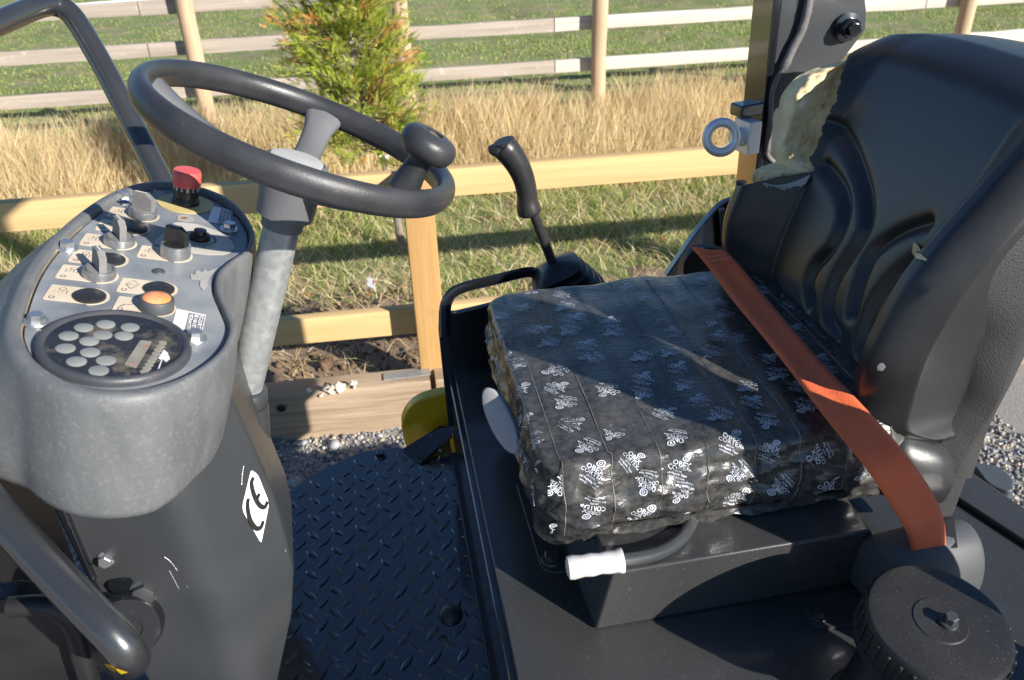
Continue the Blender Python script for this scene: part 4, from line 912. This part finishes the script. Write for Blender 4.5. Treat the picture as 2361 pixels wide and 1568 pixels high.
for i in range(len(ts)-1):
    for j in range(nb-1):
        if not (tv[i][j] and tv[i+1][j] and tv[i][j+1] and tv[i+1][j+1]): f.append((i*nb+j, i*nb+j+1, (i+1)*nb+j+1, (i+1)*nb+j))
b.add(v, f); bk = b.build('backrest', M['vinyl'], SE, 70, recalc=False, label='black vinyl backrest with moulded grooves and torn upper corner')
md = bk.modifiers.new('skin', 'SOLIDIFY'); md.thickness = .0022; md.offset = -1
# torn foam showing at the corner
lft = spl([P(u, v, y=y) for u, v, y in ((1737, 425, 1.325), (1735, 404, 1.325), (1746, 389, 1.322), (1772, 379, 1.318), (1788, 372, 1.312), (1782, 348, 1.31), (1788, 322, 1.31), (1799, 292, 1.312), (1796, 252, 1.315), (1801, 222, 1.315), (1822, 192, 1.315), (1848, 170, 1.315), (1880, 157, 1.312), (1915, 149, 1.31), (1950, 139, 1.305))], 6)
tv_ = np.array([427, 418, 408, 398, 385, 372, 350, 325, 300, 270, 240, 215, 190, 165, 140]); rgt_ = []
for v_ in tv_:
    u_ = np.interp(min(v_, 405), tear[:, 0], tear[:, 1])+16; q = hit(bk, u_, v_, -.006)
    if q is None:
        for du in range(4, 90, 4):
            q = hit(bk, u_+du, v_, -.006)
            if q is not None: break
    rgt_.append(q)
rgt_ = spl(rgt_, 6); FG = []; K = len(lft)
for i in range(K):
    row = []; f_ = i/(K-1); vdir = nrm(CAM-(lft[i]+rgt_[i])/2)
    for j in range(34):
        q = j/33; p = lft[i]*(1-q)+rgt_[i]*q
        up2 = sm(.30, .40, f_); lip = .016*math.exp(-((q-.20)/.16)**2)*up2-.030*math.exp(-((q-.66)/.2)**2)*up2+.012*math.sin(math.pi*q)*(1-up2)
        lump = .018*max(0, 1-((q-.45)/.28)**2-((f_-.70)/.16)**2)**.5 if abs(f_-.70) < .16 and abs(q-.45) < .28 and 1-((q-.45)/.28)**2-((f_-.70)/.16)**2 > 0 else 0
        nz_ = .007*noise.noise(Vector((q*5, f_*14, 2)))+.0045*noise.noise(Vector((q*13, f_*34, 5)))+.0012*noise.noise(Vector((q*40, f_*90, 8)))
        p = p+vdir*((lip+lump+nz_)*min(1, q*6)*(1-.3*q)); row.append(p)
    back_ = row[0]+np.array([.05, .0, -.004]); FG.append([back_, (back_+row[0])/2+np.array([0, .006, 0])]+row)
b = MB(); b.grid(FG).build('torn_foam', M['foam'], SE, 70, recalc=False)
b = MB(); fl_ = [(1742, 405), (1756, 416), (1790, 425), (1830, 418), (1872, 402)]; lo_ = [(1752, 418), (1766, 424), (1795, 432), (1838, 430), (1868, 424)]
def onb(u, v, dx):
    for du in (0, 3, 6, 10, 15, 20, 28):
        for sg in (1, -1):
            q = hit(bk, u+du*sg, v+du*.3, dx)
            if q is not None: return q
    return P(u, v, y=1.30)
up_, dn_ = spl(fl_, 6), spl(lo_, 6)
b.grid([[onb(*q, .005) for q in up_], [onb(q[0], (q[1]+w[1])/2+rng.normal()*1.2, .007) for q, w in zip(up_, dn_)], [onb(q[0]+rng.normal(), q[1]+rng.normal()*2.4, .0075) for q in dn_]]).build('backing_cloth_flap', M['cloth'], SE, 60, recalc=False)
for pts, mt_, nm in (([(2112, 560), (2124, 565), (2142, 604), (2118, 600), (2106, 580)], 'foam', 'foam_tear'), ([(2026, 838), (2036, 832), (2044, 842), (2036, 852), (2024, 850)], 'cloth', 'vinyl_chip')):
    decal(bk, [np.array(q) for q in fillet([np.array(q, float) for q in pts], 4, 3)], .0042, 3).build(nm, M[mt_], SE, None)
# hard shell behind the backrest
def xb(t): return .735+.015*t+.11*max(0, t)**2
b = MB(); gshell = []
for t in np.linspace(-.05, .94, 24):
    row = []
    for s in np.linspace(-1, 1, 30):
        tt = min(max(t, 0), 1); yy = YC+s*(HW-.012)*(1-.10*sm(.55, 1.15, t)); row.append(np.array([xb(t)-.004+.035*(1-s*s), yy, 1.165+.405*t]))
    gshell.append(row)
MB().grid(gshell).build('seat_shell', M['shell'], SE, 70, recalc=False)
tl_ = np.linspace(-.16, 1, 30); yy_ = lambda t: YC-HW*(1-.10*sm(.55, 1.15, t)-.03*sm(.25, 0, t))
ae = lambda t: -1.06-.22*sm(.62, .28, t)+.10*sm(.10, -.1, t)
sd = [[bsurf(ae(t), max(t, -.02))+np.array([.0, -.002, min(0, t+.02)*.40]) for t in tl_], [np.array([(bsurf(ae(t), max(t, -.02))[0]*.5+xb(t)*.5)+.004*math.sin(t*9), yy_(t)-.007-.004*math.sin(t*8), 1.165+.405*t]) for t in tl_], [np.array([xb(t)-.008, yy_(t)-.006, 1.165+.405*t]) for t in tl_], [np.array([xb(t), yy_(t)+.004, 1.165+.405*t]) for t in tl_]]
MB().grid(sd).build('side_panel', M['shell'], SE, 60, recalc=False)
for u, v in ((2230, 835), (2210, 928)):
    pass
MB().prism(fillet([np.array(q) for q in ((.665, YC-HW+.015, 1.16), (.735, YC-HW+.015, 1.16), (.725, YC-HW+.015, 1.02), (.66, YC-HW+.015, 1.03))], .012, 4), (0, .03, 0)).build('back_support', M['shell'], SE, 40, .004)
# levers
c0 = P(1152, 968, z=1.165); d1 = nrm(P(1140, 905, z=1.175)-P(1168, 1035, z=1.155)); nn = nrm((-.55, -.55, .62)); tt_ = nrm(np.cross(nn, d1)); d1 = np.cross(tt_, nn)
oval = [c0+d1*math.copysign(abs(math.cos(a))**.9, math.cos(a))*.053+tt_*math.sin(a)*.0175 for a in np.linspace(0, 2*math.pi, 36, endpoint=False)]
MB().loft([[q-nn*.014 for q in oval], [q-nn*.002 for q in oval], [c0+(q-c0)*.96+nn*.0004 for q in oval], [c0+(q-c0)*.90+nn*.001 for q in oval], [c0+(q-c0)*.3+nn*.0012 for q in oval]]).build('weight_knob', M['knobwhite'], SE, 60)
g0, g1, g2 = P(1306, 1310, z=1.112), P(1436, 1292, z=1.114), P(1548, 1262, z=1.112)
ax_ = nrm(g1-g0); L = np.linalg.norm(g1-g0)
MB().lathe(frame(g0, ax_), [(r_*.82, h_) for r_, h_ in [(.010, 0), (.0165, .002), (.0175, L*.12), (.0155, L*.3), (.0168, L*.45), (.0148, L*.6), (.0165, L*.75), (.0160, L*.88), (.0185, L*.97), (.0180, L), (.012, L+.001)]], 24).build('slide_lever_grip', M['white'], SE, 60)
MB().tube(spl([g1-ax_*.01, P(1468, 1288, z=1.104), P(1525, 1272, z=1.094), P(1525, 1272, z=1.094)+(.035, .025, -.006), P(1525, 1272, z=1.094)+(.07, .07, -.012)], 5), .0085, 14).build('slide_lever', M['satin'], SE, 60)
# --- lap belt and retractor
BL = [((1598, 572), (1670, 580), 1.262), ((1632, 612), (1702, 614), 1.252), ((1690, 690), (1765, 692), 1.236), ((1800, 824), (1880, 827), 1.230), ((1905, 962), (1990, 945), 1.228), ((1990, 1066), (2076, 1042), 1.216), ((2054, 1160), (2134, 1122), 1.170), ((2092, 1226), (2168, 1192), 1.122), ((2105, 1273), (2176, 1262), 1.076)]
WB = lambda a, c, k: (a[0]*(1-k)+c[0]*k, a[1]*(1-k)+c[1]*k)
LL = spl([P(*WB(a, c, -.04), z=z) for a, c, z in BL], 6); RL = spl([P(*WB(a, c, 1.04), z=z) for a, c, z in BL], 6); g = []
for l, r_ in zip(LL, RL): g.append([l+(r_-l)*q+np.array([0, 0, .0012*math.sin(q*9)]) for q in np.linspace(0, 1, 8)])
bo = MB().grid(g).build('lap_belt', M['belt'], RR, 70, recalc=False, label='orange red webbing lap belt across the seat'); md = bo.modifiers.new('thick', 'SOLIDIFY'); md.thickness = .0022
b = MB()
for k, (u, v) in enumerate(((1632, 592), (1640, 600))):
    for j in range(9): q = P(u+j*5.2, v-j*.9+(2.5 if j % 2 else 0), z=1.2605); q2 = P(u+j*5.2+4.5, v-j*.9+(0 if j % 2 else 2.5), z=1.2605); b.tube([q, q2], .0006, 4)
b.build('belt_stitching', M['stitch'], bo, None)['kind'] = 'stuff'
rc = np.array([.618, .735, 1.022]); prof = [(-.045, -.035), (.040, -.035), (.046, .0), (.034, .045), (.0, .068), (-.028, .060), (-.044, .034), (-.050, 0)]
prof = fillet([np.array(q) for q in prof], .014, 5); rx = nrm((1, .10, 0)); ry = nrm((-.10, 1, 0)); b = MB(); rings = []
for h, k in ((-.068, .80), (-.066, .92), (-.058, 1.0), (.058, 1.0), (.066, .92), (.068, .80)): rings.append([rc+rx*h+ry*q[0]*k+np.array([0, 0, 1])*q[1]*k for q in prof])
b.loft(rings).build('belt_retractor', M['greyplastic'], RR, 40)
s0 = [P(2112, 1208, z=1.094), P(2200, 1200, z=1.094), P(2208, 1262, z=1.078), P(2100, 1279, z=1.076)]
MB().prism([p_+np.array([0, 0, -.004]) for p_ in s0], (0, 0, .0045)).build('belt_slot', M['dark'], bpy.data.objects['belt_retractor'], None)
MB().box(rc+rx*-.052+np.array([0, -.02, .055]), (.003, .012, .004)).build('vent_slot', M['dark'], bpy.data.objects['belt_retractor'], None)
# belt anchor on the far side
MB().prism(fillet([P(u, v, y=1.36) for u, v in ((1575, 640), (1578, 600), (1600, 575), (1640, 570), (1700, 585), (1700, 640))], .01, 3), (0, .02, 0)).build('belt_anchor', M['dark'], RR, 40, .003)

# --- travel lever with bellows
LV = empty('travel_lever', P(1310, 640, y=1.40), RR); ly = 1.40
s0, s1 = P(1276, 612, y=ly), P(1228, 486, y=ly); la = nrm(s1-s0)
MB().tube([s0-la*.05, s1+la*.02], .0088, 16).build('lever_shaft', M['blackplastic'], LV, 60)
gp = spl([P(u, v, y=ly) for u, v in ((1222, 492), (1217, 470), (1214, 440), (1206, 408), (1192, 378), (1174, 352), (1158, 334))], 5)
k = len(gp); gr = np.interp(np.linspace(0, 1, k), [0, .04, .12, .25, .45, .7, .9, 1.0], [.0205, .0235, .0225, .0190, .0200, .0225, .0245, .0225])
MB().tube(gp, list(gr), 22, rb=list(gr*.92)).build('grip', M['blackplastic'], LV, 60)
MB().tube([P(1216, 478, y=ly), P(1228, 472, y=ly), P(1236, 468, y=ly)], [.012, .0105, .006], 12).build('finger_rest', M['blackplastic'], LV, 60)
MB().tube(spl([P(u, v, y=ly) for u, v in ((1170, 345), (1146, 346), (1132, 346), (1126, 347))], 4), [.018]*5+list(np.linspace(.017, .006, 8)), 16, rb=[.012]*5+list(np.linspace(.011, .004, 8))).build('grip_beak', M['blackplastic'], LV, 60)
MB().lathe(frame(P(1166, 338, y=ly), nrm(P(1160, 318, y=ly)-P(1170, 345, y=ly))), [(.0185, -.004), (.0185, .010), (.0172, .0112), (.001, .0112)], 22).build('thumb_button', M['blackplastic'], LV, 40)
bx = nrm(P(1276, 604, y=ly)-P(1330, 690, y=ly)); bf_ = frame(s0+la*.004, nrm(la*.6+bx*.6))
b = MB(); pr = [(.010, .004)]; 
for i in range(5): h = -.012-i*.016; pr += [(.046+i*.006, h), (.047+i*.006, h-.003), (.030+i*.006, h-.010)]
b.lathe(bf_, pr, 32, 0, (1, 1), sup=3.2).build('bellows', M['blackplastic'], LV, 50)

# --- roll bar posts, far and near
def post(y0, sgn, far_):
    RP = empty('roll_bar_post', (.73, y0, ZD), RR)
    pl = [(.690, .96), (.79, .96), (.79, 1.455), (.815, 1.50), (.852, 1.552), (.848, 1.585), (.825, 1.66), (.80, 1.76), (.80, 2.26), (.692, 2.26)]
    MB().prism([np.array([x, y0, z]) for x, z in pl], (0, .010*sgn, 0)).build('web_plate', M['satin'], RP, 30, .002)
    MB().prism([np.array([x, y0-.004*sgn, z]) for x, z in ((.676, .96), (.690, .96), (.690, 2.26), (.676, 2.26))], (0, (.085 if far_ else .05)*sgn, 0)).build('flange', M['gloss'], RP, 30, .003)
    MB().prism([np.array([x, y0+.012*sgn, z]) for x, z in ((.693, .96), (.80, .96), (.80, 2.24), (.693, 2.24))], (0, (.06 if far_ else .03)*sgn, 0)).build('box_section', M['satin'], RP, 30, .003)
    return RP
RP = post(1.45, 1, True); post(.53, -1, False)
MB().tube([np.array([.745, y, 2.25]) for y in (.47, 1.54)], .045, 16).build('roll_bar_crosstube', M['satin'], RR, 60)
bc = P(1952, 62, y=1.448)
b = MB(); b.lathe(frame(bc, (0, -1, 0)), [(.024, 0), (.024, .006), (.016, .008), (.016, .018), (.012, .020)], 24); b.hexbolt(frame(bc+np.array([0, -.019, 0]), (0, -1, 0)), .0125, .012); b.build('pivot_bolt', M['gloss'], RP, 30)
cb = [P(u, v, y=1.442) for u, v in ((1866, -20), (1862, 20), (1848, 70), (1828, 110), (1810, 150), (1790, 185), (1780, 215), (1776, 280), (1771, 340), (1770, 358), (1785, 375), (1810, 392))]
ck = spl(cb, 6); cr = [.0065+.0022*max(0, noise.noise(Vector((i*.5, 0, 0))))+(.0012 if i < 26 else -.002) for i in range(len(ck))]
MB().tube(ck, cr, 10).build('cable', M['cable'], RP, 70)
# eye bolt block
bk_o = P(1722, 312, y=1.435); bxs = (nrm((1, .25, 0)), nrm((-.25, 1, 0)), np.array([0, 0, 1.0]))
EB = empty('lifting_eye', bk_o, RR)
MB().box(bk_o, (.026, .046, .058), 0, bxs).build('clamp_block', M['alu'], EB, 30, .002)
rc_ = P(1663, 317, y=1.405); MB().lathe(frame(bk_o-bxs[0]*.013, -bxs[0]), [(.0165, 0), (.0165, .014), (.014, .017)], 24).build('boss', M['alu'], EB, 40)
n_ = nrm(CAM-rc_)*.4+np.array([.0, -.75, .1]); fr_ = frame(rc_, nrm(n_)); n = 40
MB().tube([fr_[0]+(fr_[1]*math.cos(2*math.pi*i/n)+fr_[2]*math.sin(2*math.pi*i/n))*.0255 for i in range(n)], .0082, 14, closed=True).build('eye_ring', M['alu'], EB, 70)
MB().box(bk_o+np.array([.004, .02, .042]), (.05, .035, .022), 0, bxs).build('clamp_bracket', M['gloss'], EB, 30, .004)
MB().lathe(frame(P(1708, 428, y=1.46), (0, 0, 1)), [(.010, -.008), (.010, .008)], 12).build('tie_head', M['blackplastic'], EB, 40)
# far fender with rib
fp = spl([P(u, v, y=1.52) for u, v in ((1535, 640), (1565, 596), (1600, 545), (1640, 496), (1665, 472), (1690, 461), (1722, 460))], 5)
MB().prism(list(fp)+[P(1730, 640, y=1.52)], (0, .02, 0)).build('fender_plate', M['gloss'], RR, 40, .003)
MB().tube([P(1665, 482, y=1.50), P(1672, 610, y=1.50)], .006, 10).build('fender_rib', M['satin'], RR, 60)
MB().tube(spl([P(u, v, y=1.44) for u, v in ((1740, 560), (1728, 575), (1735, 600), (1760, 615))], 5), .013, 12).build('hose', M['blackplastic'], RR, 60)

# --- filler cap
CAPO = P(2168, 1432, z=1.118); CN = nrm((.04, -.16, 1)); cf = frame(CAPO, CN); FC = empty('filler_cap', CAPO, RR)
prof = [(.074, -.050), (.0785, -.046), (.0785, -.040), (.0755, -.038), (.0755, -.006), (.0725, -.001), (.068, 0), (.0285, .0004), (.0275, .0016), (.026, .0014), (.001, .0012)]
MB().lathe(cf, prof, 64).build('cap_body', M['blackplastic'], FC, 40)
o, ex, ey, ez = cf; b = MB(); nr = 34
for i in range(nr):
    a = 2*math.pi*i/nr; d = ex*math.cos(a)+ey*math.sin(a); t = -ex*math.sin(a)+ey*math.cos(a); MB().box(o+d*.0764-ez*.0225, (.0044, .0046, .031), 0, (d, t, ez)).build('grip_rib', M['blackplastic'], FC, 30, .0016)
MB().hexbolt(frame(o+ex*.006+ey*-.004+ez*.0014, CN), .0075, .013).build('cap_bolt', M['satin'], FC, 30)
MB().tube([o-ez*.045, o-ez*.09+np.array([-.015, -.005, 0]), o-ez*.15+np.array([-.03, -.01, 0])], [.055, .053, .05], 32).build('filler_neck', M['blackplastic'], FC, 50)
MB().lathe(frame(np.array([o[0]-.03, o[1]-.01, ZD+.0015]), (0, 0, 1)), [(.078, 0), (.076, .001)], 32).build('neck_hole', M['dark'], FC, None)
